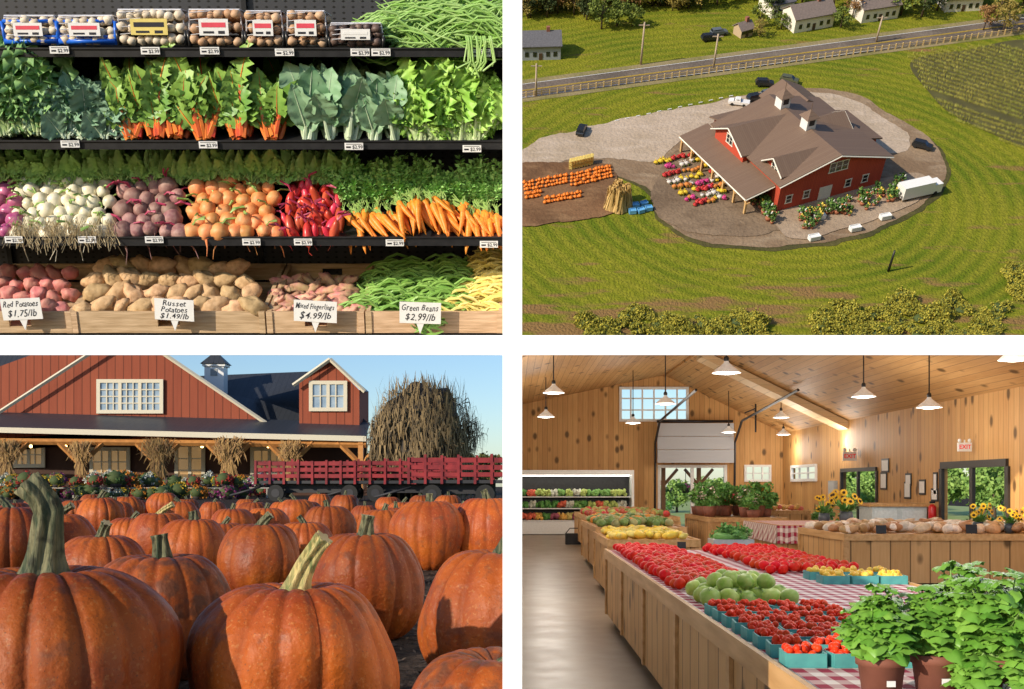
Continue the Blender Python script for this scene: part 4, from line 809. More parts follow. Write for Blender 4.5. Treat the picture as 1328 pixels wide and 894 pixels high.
        t=MB(); t.tube([(-L/2-11,0,2),(-L/2,0,5)],.4,6); t.bx(-L/2+4,L/2-4,-.5,.5,3,6.2)
        return [('deck',b.mesh(mt)),('side_rails',s.mesh(rd)),('tongue',t.mesh(mt))]+[('wheel',wm,T(V((x,y,2.9)))) for x in(-L/2+7,L/2-7) for y in(-4.8,4.8)]
    for px,d,L,l in((410,380,40,'red slatted farm wagon parked on dirt'),(530,375,36,'red slatted farm wagon parked beside corn stack'),(628,330,30,'red slatted farm wagon with tall sides')):
        p=P(px,600,d); p.z=GZ; put('farm_wagon',wagon(L),M0@T(p+V((-L*.25 if px>600 else 0,0,0)),rz=R.uniform(-.08,.08)),l,'wagon','red farm wagons')
    bark=mat('bark',(.1,.08,.06)); tgm=mat('far_foliage',(.05,.08,.02),(.15,.13,.04),.9,mode='island'); tp=[]
    for k in range(3):
        c=MB(); c.crown((0,0,26),(20,16,18),60,40,2.2,0,.2); t=MB(); t.tube([(0,0,0),(0,0,22)],[1.6,.8],8); tp.append([('trunk',t.mesh(bark)),('crown',c.mesh(tgm))])
    for i in range(12):
        p=P(478+i*14,600,900+R.uniform(-40,60)); p.z=GZ; put('tree',R.choice(tp),M0@T(p,rz=R.uniform(0,6),s=R.uniform(.55,.8)),'distant leafy tree on the horizon','tree','distant trees beyond the field')
# =====================================================================
def market():
    XR=32.1;DB=128.; FL=GZ
    pc1,pc2=(.64,.37,.14),(.44,.22,.07)
    pine=planks('pine_wall',pc1,pc2,.6,0,.05,.25,.75,grain=(4,4,.25)); piney=planks('pine_wall_side',pc1,pc2,.75,1,.05,.25,.75,grain=(4,4,.25)); pinec=planks('pine_ceiling',(.64,.38,.16),(.44,.23,.08),.6,0,.05,.25,.7,grain=(4,.25,4))
    a=MB(); a.bx(0,XR+.2,12.2,DB,FL-.3,FL)
    m,nt,b,oc=base('concrete_floor',.35,.4); c=nmix(nt,nrange(nt,nnoise(nt,oc,.3,8,(1,.4,1)),.25,.75),(.19,.135,.085),(.225,.165,.11)); c=nmix(nt,nrange(nt,nnoise(nt,oc,2,6,(1,.4,1)),.45,.8,0,.25),c,(.15,.105,.07)); setc(nt,b,c); nt.links.new(nrange(nt,nnoise(nt,oc,.8,4),.3,.7,.3,.38),b.inputs['Roughness'])
    put('floor',a.mesh(m),M0,kind='structure')
    def wall(u0,u1,z0,z1,holes,mk):
        us=sorted({u0,u1,*[h[0] for h in holes],*[h[1] for h in holes]}); zs=sorted({z0,z1,*[h[2] for h in holes],*[h[3] for h in holes]})
        a=MB()
        for i in range(len(us)-1):
            for j in range(len(zs)-1):
                cu,cz=(us[i]+us[i+1])/2,(zs[j]+zs[j+1])/2
                if any(h[0]<cu<h[1] and h[2]<cz<h[3] for h in holes): continue
                mk(a,us[i],us[i+1],zs[j],zs[j+1])
        return a
    bx=lambda px:(px-CX)*DB/F; bz=lambda py:(HY-py)*DB/F
    bh=[(bx(803),bx(893),bz(547),bz(502)),(bx(853),bx(943),FL,bz(603)),(bx(965),bx(1000),bz(625),bz(603))]
    wb=wall(0,XR,FL,14.5,bh,lambda a,u0,u1,z0,z1:a.bx(u0,u1,DB,DB+.5,z0,z1))
    sd_=lambda px:XR*F/(px-CX)
    sh=[(sd_(1060),sd_(1027),.45,2.3),(sd_(1138),sd_(1092),FL,1.65),(sd_(1308),sd_(1222),FL,1.75)]
    wr=wall(46,DB,FL,7,sh,lambda a,u0,u1,z0,z1:a.bx(XR,XR+.4,u0,u1,z0,z1))
    wlft=MB(); wlft.bx(-.06,.06,20,DB,FL,9.5); wlft.bx(-.05,.05,12.3,20,FL,1.35)  # unseen left wall; its low front stretch is added to block sun
    ce=MB(); rx,rz_=18.1,13.1
    ce.add([(rx,46,rz_),(rx,DB,rz_),(XR+.4,DB,6.05),(XR+.4,46,6.05),(rx,46,rz_+.4),(rx,DB,rz_+.4),(XR+.4,DB,6.45),(XR+.4,46,6.45)],[(0,1,2,3),(7,6,5,4),(0,3,7,4)]); ce.add([(0,46,9.4),(0,DB,9.4),(rx,DB,rz_),(rx,46,rz_),(0,46,9.8),(0,DB,9.8),(rx,DB,rz_+.4),(rx,46,rz_+.4)],[(0,1,2,3),(7,6,5,4),(0,3,7,4)])
    bmw=planks('skylight_beam_pale',(.85,.66,.42),(.75,.54,.3),.6,2,.04,.5,0,grain=(.4,4,4)); bm=MB()  # pale beam replaces the bright skylight, its brightness put into the colour
    q=[V((rx,103,rz_-.1)),V((XR,103,6.15))]; u=V((0,0,-.75)); t=V((0,3,0)); bm.add([q[0]+u,q[1]+u,q[1],q[0],q[0]+u+t,q[1]+u+t,q[1]+t,q[0]+t],[(0,1,2,3),(7,6,5,4),(0,4,5,1),(3,2,6,7)])
    rb=MB(); rb.bx(rx-.12,rx+.12,46,DB-.1,rz_-.25,rz_-.02)
    def frame(w,h,nx,ny,t=.22):
        f=MB(); f.bx(0,w,-.15,.15,0,t); f.bx(0,w,-.15,.15,h-t,h); f.bx(0,t,-.149,.149,t,h-t); f.bx(w-t,w,-.149,.149,t,h-t)
        for i in range(1,nx): f.bx(w*i/nx-t*.3,w*i/nx+t*.3,-.1,.1,t,h-t)
        for j in range(1,ny): f.bx(t,w-t,-.09,.09,h*j/ny-t*.25,h*j/ny+t*.25)
        return f.mesh(white)
    parts=[('back_wall',wb.mesh(pine)),('side_wall',wr.mesh(piney)),('partition_wall',wlft.mesh(white)),('ceiling',ce.mesh(pinec)),('skylight_beam',bm.mesh(bmw)),('ridge_board',rb.mesh(pinec))]
    h=bh[0]; parts.append(('window',frame(h[1]-h[0],h[3]-h[2],6,3,.3),T(V((h[0],DB-.05,h[2])))))
    h=bh[2]; parts.append(('window',frame(h[1]-h[0],h[3]-h[2],3,2,.25),T(V((h[0],DB-.05,h[2])))))
    h=sh[0]; parts.append(('window',frame(h[1]-h[0],h[3]-h[2],3,2,.3),T(V((XR-.05,h[0],h[2])),rz=math.pi/2)))
    dkf=mat('bronze_frame',(.04,.035,.03),rough=.5)
    def dframe(w,h,n,t=.35):
        f=MB(); f.bx(0,w,-.15,.15,h-t,h); 
        for i in range(n+1): x=w*i/n; f.bx(x-t*.5,x+t*.5,-.12,.12,0,h-t)
        f.bx(0,w,-.1,.1,0,t*.8); return f.mesh(dkf)
    h=sh[1]; parts.append(('glass_door',dframe(h[1]-h[0],h[3]-h[2],2),T(V((XR-.05,h[0],FL)),rz=math.pi/2)))
    h=sh[2]; parts.append(('glass_door',dframe(h[1]-h[0],h[3]-h[2],2,.5),T(V((XR-.05,h[0],FL)),rz=math.pi/2)))
    gp=MB(); g0,g1=bx(849),bx(946)
    for k in range(3): z=bz(601)+k*1.55; gp.bx(g0,g1,DB-2.6,DB-2.3,z,z+1.5)
    tk=MB()
    for x in(g0-.2,g1+.2): tk.tube([(x,DB-1.8,FL),(x,DB-2.2,bz(575)),(x,DB-6,bz(550)),(x,DB-30,bz(535))],.14,5)
    tk.tube([(g0,DB-2,bz(548)),(g1,DB-2,bz(548))],.18,6)
    og=MB(); x0_,x1_=bx(853),bx(943); og.bx(x0_,x0_+.35,DB,DB+.4,FL,bz(603)); og.bx(x1_-.35,x1_,DB,DB+.4,FL,bz(603)); og.bx((x0_+x1_)/2-.2,(x0_+x1_)/2+.2,DB+.1,DB+.3,FL,bz(607)); og.bx(x0_+.35,x1_-.35,DB+.1,DB+.3,bz(607),bz(603)); og.bx(x0_+.35,x1_-.35,DB+.05,DB+.25,FL,FL+.5)
    dpm,nt2,b2_,_=base('door_panel',.6,.3); b2_.inputs['Base Color'].default_value=(.40,.41,.44,1)
    parts+=[('overhead_door',gp.mesh(dpm),None,[('door_track',tk.mesh(black))]),('door_frame',og.mesh(white))]
    put('market_hall',parts,M0,'knotty pine lined market hall with vaulted plank ceiling','building')
    fg=mat('outside_leaf',(.14,.28,.06),(.3,.45,.11),.8,mode='island'); bark=mat('bark',(.1,.08,.06)); tp=[]
    for k in range(2):
        c=MB(); c.crown((0,0,7),(5,4,4.5),50,40,.5,0,.15); t=MB(); t.tube([(0,0,0),(0,0,5)],[.5,.3],8); tp.append([('trunk',t.mesh(bark)),('crown',c.mesh(fg))])
    for i in range(12): put('tree',R.choice(tp),M0@T(V((16+i*4.5,215+R.uniform(-6,14),FL)),s=R.uniform(.45,.62)),'green leafy tree outside the market doors','tree','trees outside the market')
    for i in range(16): put('tree',R.choice(tp),M0@T(V((76+R.uniform(-4,8),140+i*8,FL)),s=R.uniform(.6,.95)),'green leafy tree outside the market doors','tree','trees outside the market')
    a=MB(); a.quad((-2,DB+.6,FL-.01),(120,DB+.6,FL-.01),(120,600,FL-.01),(-2,600,FL-.01)); a.quad((XR+.4,60,FL-.01),(120,60,FL-.01),(120,DB+.6,FL-.01),(XR+.4,DB+.6,FL-.01)); put('lawn',a.mesh(mat('lawn_green',(.3,.42,.1),(.46,.5,.2),.9,scale=.5)),M0,kind='structure')
    tim=mat('porch_timber',(.5,.22,.1),rough=.6)
    for x in(19.2,23.7):
        a=MB(); a.bx(-.25,.25,-.25,.25,0,8); a.tube([(0,0,5.5),(1.8,0,7.6)],.2,4); a.tube([(0,0,5.5),(-1.8,0,7.6)],.2,4)
        put('porch_post',a.mesh(tim),M0@T(V((x,DB+9,FL))),'braced timber porch post outside the door','post','timber porch posts')
    pl=mat('plant_leaf',(.08,.24,.05),(.2,.42,.1),.5,mode='island')
    a=MB(); a.tube([(0,0,.3),(0,0,.9)],[.35,.5],10,1); a.tube([(0,0,.9),(0,0,3.2)],.04,4,1); a.crown((0,0,.9),(1.1,1.1,.8),20,18,.16,0,.2); a.crown((0,0,.9),(1.1,1.1,.8),7,8,.13,2,.6)
    put('hanging_basket',a.mesh([pl,black,mat('petunia',(.65,.15,.4))]),M0@T(V((bx(898),DB+5,-1.2))),'hanging flower basket outside the open door','flowers')
    lm=mat('lamp_glow',(1,.95,.86),emit=9); shd=mat('lamp_shade',(.8,.79,.76),rough=.3,emit=.15)
    a=MB(); a.tube([(0,0,.85),(0,0,.7),(0,0,.5),(0,0,.25),(0,0,.05),(0,0,.0)],[.14,.2,.42,.75,.95,1.],24,cap=False); sm=a.mesh(shd); a=MB(); a.ball((0,0,.06),(.8,.8,.16),0,16,6); bmh=a.mesh(lm)
    def pendant(p,E):
        k=.82
        zc=(9.4+(rz_-9.4)*p.x/rx) if p.x<rx else rz_-(p.x-rx)*.4925
        c=MB(); c.tube([(0,0,.7),(0,0,max(1.5,zc-p.z))],.045,5); c.ball((0,0,.8),(.16,.16,.2),0,8,6)
        put('pendant_lamp',[('lamp_shade',sm,Matrix.Scale(k,4)),('bulb',bmh,Matrix.Scale(k,4)),('cord',c.mesh(black))],M0@T(p),'white dome pendant lamp hanging from the ceiling','lamp','pendant lamps in the hall')
        L=bpy.data.lights.new('pendant_light','POINT'); L.energy=E; L.color=(1,.93,.82); L.shadow_soft_size=1.5; lo=bpy.data.objects.new('pendant_light',L); COL.objects.link(lo); lo.location=p+V((0,0,-1.7))
    for px,py,d,E in((718,510,80,1000),(708,541,100,900),(942,484,62,1100),(863,524,86,1000),(821,549,112,850),(1013,542,108,850),(1016,564,122,600),(1120,515,74,1000),(1091,550,104,800),(1205,529,70,520),(1316,467,55,520),(750,452,50,1200),(945,561,118,700)):
        pendant(W(px,py,d),E)
    for x,y,z,E in((7,30,8,950),(7,41,8,950),(17,34,8,900),(26,42,8,1000),(14,22,8,700),(8.5,20,5.6,650)): pendant(V((x,y,z)),E)  # unseen pendants added over the front tables to brighten the produce
    for px,py in((1111,592),(1260,580)):
        p=hit(M0,px,py,0,XR-.25); s=p.y/92; a=MB(); a.box((0,0,0),(1.15*s,.2,.75*s)); a.tube([(0,0,.37*s),(0,0,.62*s)],.05,5); t=MB(); text(t,'EXIT',.5*s,T((0,-.12,0))@FRONT,bold=.02); ll=[]
        for x in(-1,1): l_=MB(); l_.ball((x*.42*s,0,.55*s),(.17*s,.17*s,.17*s),0,8,6); ll.append(('emergency_light',l_.mesh(white)))
        put('exit_sign',[('box',a.mesh(white)),('lettering',t.mesh(mat('exit_red',(.8,.02,.02),emit=.2)))]+ll,M0@T(p-V((.6*s,0,0))),'white exit sign with red EXIT letters on pine wall','sign','exit signs')
    for px,py,w_,h_ in((1148,604,1.4,1.2),(1146,624,1.2,1.5),(1177,636,1.1,1.4),(1196,632,1,1.2),(1213,628,.6,1.8),(1178,622,1.,1.),(1212,642,1,1)):
        p=hit(M0,px,py,0,XR-.06); a=MB(); a.box((0,0,0),(.06,w_*1.3,h_)); b=MB(); b.box((-.04,0,0),(.02,w_*1.3-.3,h_-.3)); put('picture_frame',[('frame',a.mesh(black)),('paper',b.mesh(white))],M0@T(p),'small framed notice on the pine wall','frame','framed notices on the wall')
    p=hit(M0,1080,636,0,XR-.15); a=MB(); a.box((0,0,0),(.3,2.2,1.9)); b=MB(); b.box((-.17,0,0),(.04,1.9,1.6)); put('electrical_panel',[('housing',a.mesh(mat('panel_grey',(.35,.37,.38)))),('door',b.mesh(mat('panel_door',(.42,.44,.45))))],M0@T(p),'grey electrical panel box on the pine wall','panel')
    p=W(980,537,118); a=MB() 
    a.tube([(0,0,-2),(0,0,1.5)],.1,5); a.tube([(0,0,.6),(-1.2,0,.1)],.08,5); put('door_opener',a.mesh(black),M0@T(p),'black bracket at the end of the door track','bracket')
    p=hit(M0,1209,668,0,XR-.5); a=MB(); a.tube([(0,0,-1),(0,0,.6),(0,0,.8)],[.3,.3,.12],12); b=MB(); b.box((0,0,.95),(.4,.12,.15)); put('fire_extinguisher',[('cylinder',a.mesh(mat('ext_red',(.6,.02,.02),rough=.3))),('valve',b.mesh(black))],M0@T(p),'red fire extinguisher mounted on the wall','fire extinguisher')
    t1,t2=(.62,.37,.16),(.46,.25,.09)
    tw=planks('table_wood',t1,t2,1.05,1,.07,.2,.9,grain=(4,4,.3)); twx=planks('table_wood_front',t1,t2,1.05,0,.07,.2,.9,grain=(4,4,.3)); twt=mat('table_trim',t1,t2,.5,scale=1.5,stretch=(3,.3,3)); plk=mat('plinth_dark',(.05,.035,.025))
    m,nt,b,oc=base('gingham_cloth',.8,.2); sp=nt.nodes.new('ShaderNodeSeparateXYZ'); nt.links.new(oc,sp.inputs[0])
    fx=nmath(nt,'LESS_THAN',nmath(nt,'FRACT',nmath(nt,'MULTIPLY',sp.outputs[0],2.8)),.5); fy=nmath(nt,'LESS_THAN',nmath(nt,'FRACT',nmath(nt,'MULTIPLY',nmath(nt,'ADD',sp.outputs[1],sp.outputs[2]),1.7)),.5)
    setc(nt,b,nmix(nt,nmath(nt,'MULTIPLY',nmath(nt,'ADD',fx,fy),.5),(.74,.67,.63),(.33,.025,.06))); ging=m
    def table(name,x0,x1,y0,y1,zt,lbl,cat,cloth=False,drop=0,rim=True):
        s=MB(); s.bx(x0,x0+.12,y0+.1,y1-.1,FL+.35,zt-.12,0); s.bx(x1-.12,x1,y0+.1,y1-.1,FL+.35,zt-.12,0); s.bx(x0,x1,y0,y0+.1,FL+.35,zt-.12,1); s.bx(x0,x1,y1-.1,y1,FL+.35,zt-.12,1)
        t=MB(); t.bx(x0+.02,x1-.02,y0+.02,y1-.02,zt-.2,zt-.02)
        if rim:
            for xx in(x0-.1,x1+.0): t.bx(xx,xx+.1,y0-.1,y1+.1,zt-.32,zt+.06)
            for yy in(y0-.11,y1+.01): t.bx(x0-.0,x1+.0,yy,yy+.1,zt-.3,zt+.05)
            L=y1-y0; n=max(1,int(L/6))
            for i in range(n+1): yy=y0+L*i/n; t.bx(x0-.08,x0-.005,yy-.15,yy+.15,FL+.35,zt-.33)
            for xx in(x0,x1): t.bx(xx-.15,xx+.15,y0-.09,y0-.005,FL+.35,zt-.33)
        k=MB(); k.bx(x0+.25,x1-.25,y0+.25,y1-.25,FL+.01,FL+.35)
        ps=[('side_panels',s.mesh([tw,twx])),('top',t.mesh(twt)),('plinth',k.mesh(plk))]
        if cloth:
            c=MB(); c.bx(x0+.04-(.2 if drop else 0),x1-.04,y0+.04-(.2 if drop else 0),y1-.04,zt-.01,zt+.012)
            if drop:
                n=40; vs=[]
                for i in range(n+1):
                    x=x0-.17+(x1-x0+.2)*i/n; vs+= [(x,y0-.18,zt),(x,y0-.22-.1*math.sin(i*1.1),zt-drop)]
                c.add(vs,[(2*i,2*i+1,2*i+3,2*i+2) for i in range(n)]); vs=[]
                for i in range(n+1):
                    y=y0-.17+(y1-y0)*i/n; vs+= [(x0-.18,y,zt),(x0-.22-.1*math.sin(i*1.1),y,zt-drop)]
                c.add(vs,[(2*i,2*i+1,2*i+3,2*i+2) for i in range(n)])
            ps.append(('tablecloth',c.mesh(ging)))
        return put(name,ps,M0,lbl,cat)
    ZT=-2.6
    table('display_table',3.82,10.4,12.6,43.4,ZT,'long pine plank display table with red gingham cloth','table',True)
    table('display_table',17.3,23.4,70,80,ZT,'pine table draped with red gingham cloth','table',True,1.15)
    table('display_table',17.6,32,57,66,ZT,'long pine display table loaded with bread','table')
    table('display_table',15.8,21.8,86,98,ZT,'pine display table crowded with potted plants','table')
    table('display_bin',4.6,8.8,51,60,ZT,'slatted pine bin holding yellow squash','bin'); table('display_bin',5.2,10.6,66,80,ZT,'slatted pine bin holding melons and gourds','bin'); table('display_bin',6.2,13.6,88,106,ZT,'slatted pine bin holding mixed produce','bin'); table('display_bin',23,27.,98,108,ZT+.3,'pine stand with small goods','bin')
    tom=mat('tomato_red',(.60,.012,.005),(.68,.04,.008),.38,scale=2,objv=.15,spec=.18); gt=mat('tomato_green',(.30,.46,.07),(.46,.56,.16),.35,objv=.2,spec=.25); cal=mat('calyx',(.05,.13,.03))
    cht=mat('cherry_tomato_red',(.75,.03,.01),(.8,.08,.015),.35,scale=2,spec=.2)
    def tomato(m,r,k):
        a=MB(); a.ball((0,0,0),(r,r,r*.84),0,16,10,jit=.12,seed=k); 
        b=MB()
        for j in range(5): q=j*1.257; b.add([(0,0,r*.86),(math.cos(q-.3)*r*.12,math.sin(q-.3)*r*.12,r*.86),(math.cos(q)*r*.34,math.sin(q)*r*.34,r*.87),(math.cos(q+.3)*r*.12,math.sin(q+.3)*r*.12,r*.86)],[(0,1,2,3)])
        return [('flesh',a.mesh(m)),('calyx',b.mesh(cal))]
    tp=[tomato(tom,.165,k) for k in range(3)]; gp_=[tomato(gt,.21,k) for k in range(2)]
    heap=MB()
    def rows(pr,x0,x1,y0,y1,st,z,limit,nm,l,g,tilt=.9):
        y=y0; cnt=0; r=0
        while y<y1:
            x=x0+(st/2 if r%2 else 0)
            while x<=x1:
                p=V((x+R.uniform(-.03,.03),y+R.uniform(-.04,.04),z+R.uniform(-.03,.08)))
                if cnt<limit: put(nm,R.choice(pr),M0@T(p,rx=R.uniform(-tilt,tilt),ry=R.uniform(-tilt,tilt),rz=R.uniform(0,6),s=R.uniform(.88,1.1)),l,'tomato',g); cnt+=1
                else: heap.ball(p,(.16,.16,.135),0,10,7)
                x+=st
            y+=st*1.12; r+=1
    rows(tp,4.1,6.3,26.4,42.8,.34,ZT+.16,180,'tomato','ripe red tomato in rows on the display table','red tomatoes on the display table')
    rows(tp,7.6,10.1,31.6,42.8,.34,ZT+.16,115,'tomato','ripe red tomato in rows on the display table','red tomatoes on the display table')
    put('tomato_rows',heap.mesh(tom),M0,'farther rows of ripe red tomatoes on table','tomatoes',kind='stuff')
    rows(gp_,4.2,6.0,23.0,25.6,.43,ZT+.19,999,'green_tomato','large unripe green tomato on gingham cloth','green tomatoes on the display table'); rows(gp_,4.6,5.7,23.4,25.1,.45,ZT+.46,999,'green_tomato','large unripe green tomato stacked on others','green tomatoes on the display table')
    teal=mat('berry_basket_teal',(.07,.30,.31),(.09,.37,.36),.6)
    for i in range(4):
        for j in range(8):
            x=4.2+i*.62; y=15.6+j*.86
            a=MB(); w_=.28
            for s in(-1,1): a.bx(-w_,w_,s*w_-.015,s*w_+.015,0,.2); a.bx(s*w_-.015,s*w_+.015,-w_+.02,w_-.02,0,.2)
            a.bx(-w_,w_,-w_,w_,0,.03); c=MB()
            for k in range(34): c.ball((R.uniform(-.22,.22),R.uniform(-.22,.22),R.uniform(.13,.26)),.06,0,10,7)
            put('tomato_basket',[('basket',a.mesh(teal)),('cherry_tomatoes',c.mesh(cht))],M0@T(V((x,y,ZT+.015)),rz=R.uniform(-.1,.1)),'teal pulp basket filled with cherry tomatoes','basket','cherry tomato baskets on the table')
    for i in range(3):
        for j in range(2):
            a=MB(); w_=.34
            for s in(-1,1): a.bx(-w_,w_,s*w_-.015,s*w_+.015,0,.22); a.bx(s*w_-.015,s*w_+.015,-w_+.02,w_-.02,0,.22)
            c=MB()
            for k in range(24): c.ball((R.uniform(-.26,.26),R.uniform(-.26,.26),R.uniform(.12,.28)),.09,0,8,6)
            put('squash_basket',[('basket',a.mesh(teal)),('squash',c.mesh(mat('yellow_fruit',(.8,.42,.03),(.85,.58,.08),.35)))],M0@T(V((8.5+i*.76,28.6+j*1.3,ZT+.015))),'teal basket of small yellow produce','basket','yellow produce baskets')
    def lumps(nm,cols,x0,x1,y0,y1,n,r,l,cat,z=ZT,el=1.):
        prs=[]
        for k,c in enumerate(cols):
            a=MB(); a.ball((0,0,0),(r*el,r,r*.9),0,12,8,jit=.25,seed=k); prs.append(a.mesh(mat(nm+str(k),c,tuple(x*.7 for x in c),.5,objv=.2)))
        for i in range(n): u=R.random(); v=R.random(); put(nm,R.choice(prs),M0@T(V((x0+(x1-x0)*u,y0+(y1-y0)*v,z+r*.7+R.uniform(0,r*.9)*min(1,4*u*(1-u)*2))),rz=R.uniform(0,6),ry=R.uniform(-.4,.4),s=R.uniform(.8,1.15)),l,cat,l+' group')
    lumps('squash',[(.85,.62,.08),(.8,.66,.18)],4.9,8.5,51.3,59.5,130,.18,'yellow summer squash in the pine bin','squash',el=1.9)
    lumps('gourd',[(.16,.3,.08),(.45,.45,.2),(.2,.34,.1),(.8,.36,.06)],5.5,10.3,66.5,79,190,.27,'mottled green gourd in the pine bin','gourd')
    lumps('apple',[(.55,.08,.06),(.5,.25,.08),(.35,.42,.12)],6.6,13.3,88.5,105,220,.27,'red and green apple in the pine bin','apple')
    lumps('bread_loaf',[(.52,.33,.16),(.66,.5,.34),(.4,.22,.1),(.78,.7,.6)],18,31.6,57.6,65.5,190,.27,'wrapped bread loaf on the bread table','bread',el=1.7)
    lumps('peach_punnet',[(.8,.5,.15),(.7,.2,.12)],23.3,26.8,98.5,107,50,.25,'small orange fruit on the pine stand','fruit',z=ZT+.3)
    tc_=mat('terracotta_pot',(.24,.09,.06),(.19,.07,.045),.75,scale=3); pp=[]
    for k in range(3):
        a=MB(); a.crown((0,0,1.6),(1.,.8,.8),20,26,.16,0,.1); a.crown((0,0,1.8),(.9,.8,.7),3+k*2,8,.1,1,.5); b=MB(); b.tube([(0,0,0),(0,0,.8)],[.38,.52],12); pp.append([('pot',b.mesh(tc_)),('foliage',a.mesh([pl,mat('petal%d'%k,[(.7,.08,.15),(.8,.7,.6),(.8,.5,.08)][k])]))])
    for i in range(26): put('potted_plant',R.choice(pp),M0@T(V((R.uniform(16.2,21.5),R.uniform(86.5,97),ZT)),rz=R.uniform(0,6),s=R.uniform(.75,1.2)),'leafy potted plant on the pine table','potted plant','potted plants on the table')
    for x,y in((18.6,139),(24.5,140),(17.5,143),(29.5,97),(28.6,101),(30,104),(35,72),(36,76),(35,80),(21.5,150)): put('potted_plant',R.choice(pp),M0@T(V((x,y,FL)),s=1.3),'large leafy plant standing near the door','potted plant','plants by the doors')
    hb=MB(); hb.ball((0,0,.35),(1.0,.8,.35),0,12,6); hb.crown((0,0,.5),(1.1,.9,.4),40,30,.11,0,.1)
    a=MB(); a.bx(-1.1,1.1,-.9,.9,-.7,.2); put('metal_tub',[('tub',a.mesh(mat('galvanised',(.5,.52,.54),rough=.4,metal=.5))),('herbs',hb.mesh(pl))],M0@T(V((9.6,47.4,ZT+.1)),s=.8),'galvanised tub of green herbs beside the table','tub')
    a=MB(); a.bx(-1.2,1.2,-1.,1.,0,2.4); a.bx(-1.3,1.3,-1.1,1.1,2.3,2.4); put('pine_stand',a.mesh(twx),M0@T(V((9.6,47.4,FL))),'low pine stand under the herb tub','stand')
    def sunf():
        a=MB(); b=MB(); c=MB()
        for k in range(14):
            q=R.uniform(0,6.3); e=V((math.cos(q)*R.uniform(.2,1.1),math.sin(q)*R.uniform(.2,.9)-.2,R.uniform(1.2,2.3))); a.tube([(0,0,.6),e*.6+V((0,0,.2)),e],.035,4)
            n=V((math.cos(q)*.7,-1,R.uniform(0,.8))).normalized(); u=n.cross(V((0,0,1))).normalized(); w_=u.cross(n)
            for j in range(14): t=j*math.tau/14; d=u*math.cos(t)+w_*math.sin(t); s=u*-math.sin(t)+w_*math.cos(t); b.add([e+d*.1,e+d*.19+s*.05,e+d*.30,e+d*.19-s*.05],[(0,1,2,3)])
            b.ball(e+n*.03,.10,1,8,5)
        for k in range(26): q=R.uniform(0,6.3); c.leaf((0,0,.8),(math.cos(q),math.sin(q),R.uniform(.3,1.6)),(0,0,1),1.2,.4)
        v=MB(); v.tube([(0,0,0),(0,0,.5),(0,0,.9)],[.4,.5,.42],14)
        return [('vase',v.mesh(mat('vase_dark',(.1,.12,.14),rough=.3))),('stems',a.mesh(pl)),('blossoms',b.mesh([mat('sun_petal',(.85,.5,.02),rough=.6),mat('sun_heart',(.06,.03,.01))])),('leaves',c.mesh(pl))]
    for x,y,s in((22.6,73,.95),(21.4,74,.8),(28.4,58.5,.75),(27.2,59,.6),(25.9,60,.65)): put('sunflower_bouquet',sunf(),M0@T(V((x,y,ZT)),s=s),'bouquet of yellow sunflowers in a dark vase','flowers','sunflower bouquets on the tables')
    for x,y,s in((6.9,43.9,.35),(24.4,57.3,.6),(19.6,57.3,.55)): 
        a=MB(); a.box((0,0,.5),(1,.06,.8)); a.tube([(0,0,0),(0,.0,.15)],.05,5); put('chalk_sign',a.mesh(black),M0@T(V((x,y,ZT)),s=s,rx=-.1),'small black chalkboard sign on the table','sign','chalkboard signs')
    a=MB(); a.bx(-2.1,2.1,-1.5,1.5,0,3.9); b=MB(); b.bx(-2.3,2.3,-1.7,1.6,3.9,4.15); ps=[('body',a.mesh(mat('cab_blue',(.6,.68,.7),rough=.5))),('worktop',b.mesh(twt))]
    for x in(-1.05,1.05): c=MB(); c.bx(x-.85,x+.85,-1.56,-1.503,.4,3.6); ps.append(('door',c.mesh(mat('cab_door',(.7,.78,.8),rough=.5))))
    put('counter_cabinet',ps,M0@T(V((29.6,84,FL))),'pale blue-white counter cabinet with wooden worktop','cabinet')
    x0,x1=.1,bx(822)*.94; d=120.; h=(HY-611)*d/F
    a=MB(); a.bx(x0,x1,d+3,d+3.2,FL,h); a.bx(x0,x1,d,d+3,h-.45,h+.1); a.bx(x0,x1,d,d+3,FL+.1,FL+1.5); a.bx(x1-.25,x1,d,d+3,FL+1.5,h-.45); il=MB(); il.bx(x0+.1,x1-.4,d+.8,d+1.1,h-.55,h-.47); sh_=MB(); sh_.bx(x0,x1-.26,d+2.9,d+2.99,FL+1.5,h-.46,1)
    zs=[FL+1.55,FL+2.9,FL+4.2]
    for i,z in enumerate(zs): sh_.bx(x0,x1-.26,d+.3*i,d+2.9,z-.02,z+.08,0)
    put('refrigerated_case',[('cabinet',a.mesh(white)),('light_strip',il.mesh(lm)),('shelf',sh_.mesh([white,black]))],M0,'white open refrigerated case stocked with produce','refrigerator')
    cols=[(.2,.4,.1),(.1,.28,.06),(.45,.55,.15),(.75,.15,.08),(.8,.45,.1),(.75,.62,.2),(.6,.6,.5),(.4,.1,.15)]; mm=[mat('caseveg%d'%i,c,rough=.6) for i,c in enumerate(cols)]
    for i,z in enumerate(zs):
        x=x0+.4
        while x<x1-.9:
            a=MB(); k=R.randrange(8) if i<1 else R.choice((0,1,2,0,2,3,6)); r=.2
            for _ in range(16): a.ball((R.uniform(-.38,.38),R.uniform(0,1.4),.2+R.uniform(0,.45)),(r,r,r*1.2),0,8,6,jit=.5,seed=R.random()*9)
            put('produce_pile',a.mesh(mm[k]),M0@T(V((x,d+.35+.3*i,z+.08))),'small heap of vegetables in the refrigerated case','vegetables','vegetable heaps in the refrigerated case',kind='stuff'); x+=.85
    a=MB(); a.bx(-.9,.9,-.6,.6,0,.1)
    for s in(-1,1): a.bx(-.9,.9,s*.6-.04,s*.6+.04,0,1.); a.bx(s*.9-.04,s*.9+.04,-.55,.55,0,1.)
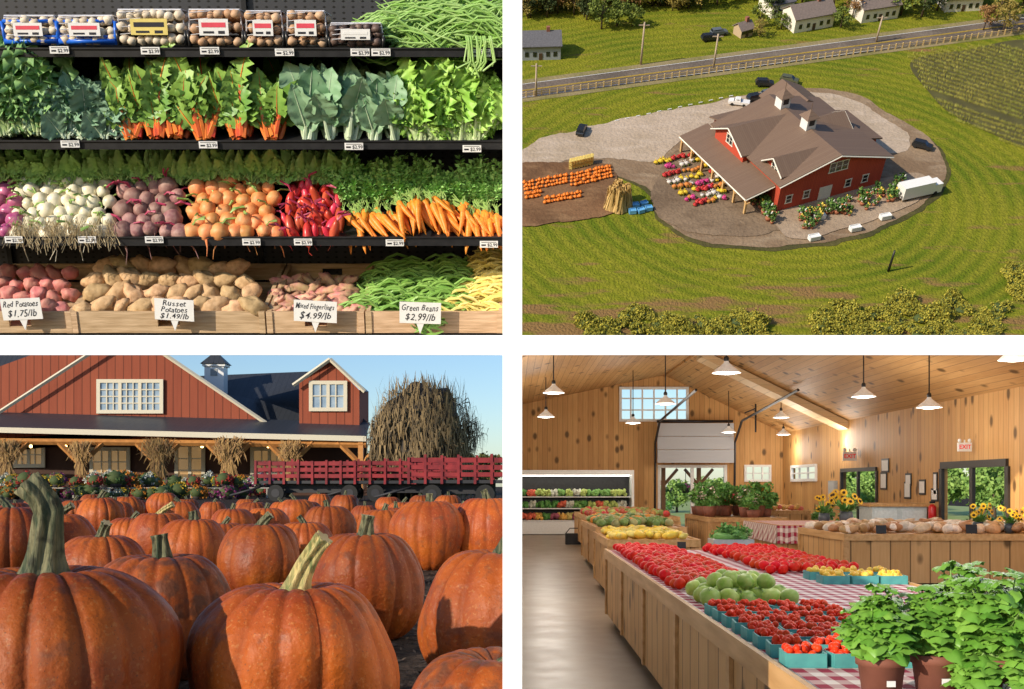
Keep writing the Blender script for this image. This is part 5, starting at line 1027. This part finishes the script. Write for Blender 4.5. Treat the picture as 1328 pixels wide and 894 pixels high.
    a.tube([(-.9,0,1),(-.5,0,1.5),(.5,0,1.5),(.9,0,1)],.05,6); p=FZ(746,706,FL); put('shopping_basket',a.mesh(black),M0@T(p),'black shopping basket stack on the floor','basket')
    bas=mat('basil_leaf',(.085,.25,.025),(.23,.44,.07),.42,mode='both',scale=3,spec=.4); bst=mat('basil_stem',(.25,.4,.12),rough=.5)
    def basil(n,h,rad,low=0):
        a=MB(); s=MB(); p=MB()
        p.tube([(0,0,0),(0,0,.40),(0,0,.41),(0,0,.52)],[.22,.275,.305,.31],28); p.box((.02,-.285,.22),(.1,.02,.07),1)
        for k in range(n):
            q=R.uniform(0,6.3); rr=rad*math.sqrt(R.random()); zz=.5+h*(1-.5*(rr/rad)**2)*R.uniform(.55,1.0)
            if R.random()<low: zz=R.uniform(.1,.6); rr=rad*R.uniform(.7,1.05)
            e=V((math.cos(q)*rr,math.sin(q)*rr*.8,zz))
            b0=V((math.cos(q)*.12,math.sin(q)*.12,.5)); mid=b0.lerp(e,.5)+V((0,0,.12)); s.tube([b0,mid,e],[.018,.014,.009],5)
            for lv in range(4):
                t=.3+.7*lv/3; c=(b0.lerp(mid,t*2) if t<.5 else mid.lerp(e,t*2-1)); o=R.uniform(0,3.14)
                for j in range(2 if lv<3 else 4):
                    an=o+j*(math.pi if lv<3 else 1.57); L=R.uniform(.20,.36)*(1 if lv<3 else .6)
                    a.leaf(c,(math.cos(an),math.sin(an),R.uniform(-.3,.4)+(.35 if lv==3 else 0)),(0,0,1),L,L*1.0,0,9,3,.014,R.uniform(.2,.8),-.28,5,.78)
        return [('pot',p.mesh([tc_,white])),('stems',s.mesh(bst)),('leaves',a.mesh(bas))]
    for px,d,n,h,rad,low,l in((1143,13.15,46,.88,.40,0,'bushy green basil plant in a terracotta pot'),(1213,13.3,48,.95,.44,.05,'bushy green basil plant in a terracotta pot'),(1290,13.0,64,1.18,.58,.35,'tall bushy green basil plant in a pot'),(1352,13.9,46,1.2,.6,.3,'tall bushy green basil plant in a pot'),(1240,14.3,40,1.25,.42,0,'tall bushy green basil plant in a pot')):
        p=V(((px-CX)*d/F,d,ZT+.015)); put('basil_plant',basil(n,h,rad,low),M0@T(p,rz=0),l,'basil plant','potted basil plants on the table')
shelf_scene(); aerial(); ground(); pumpkins(); barnclose(); market()
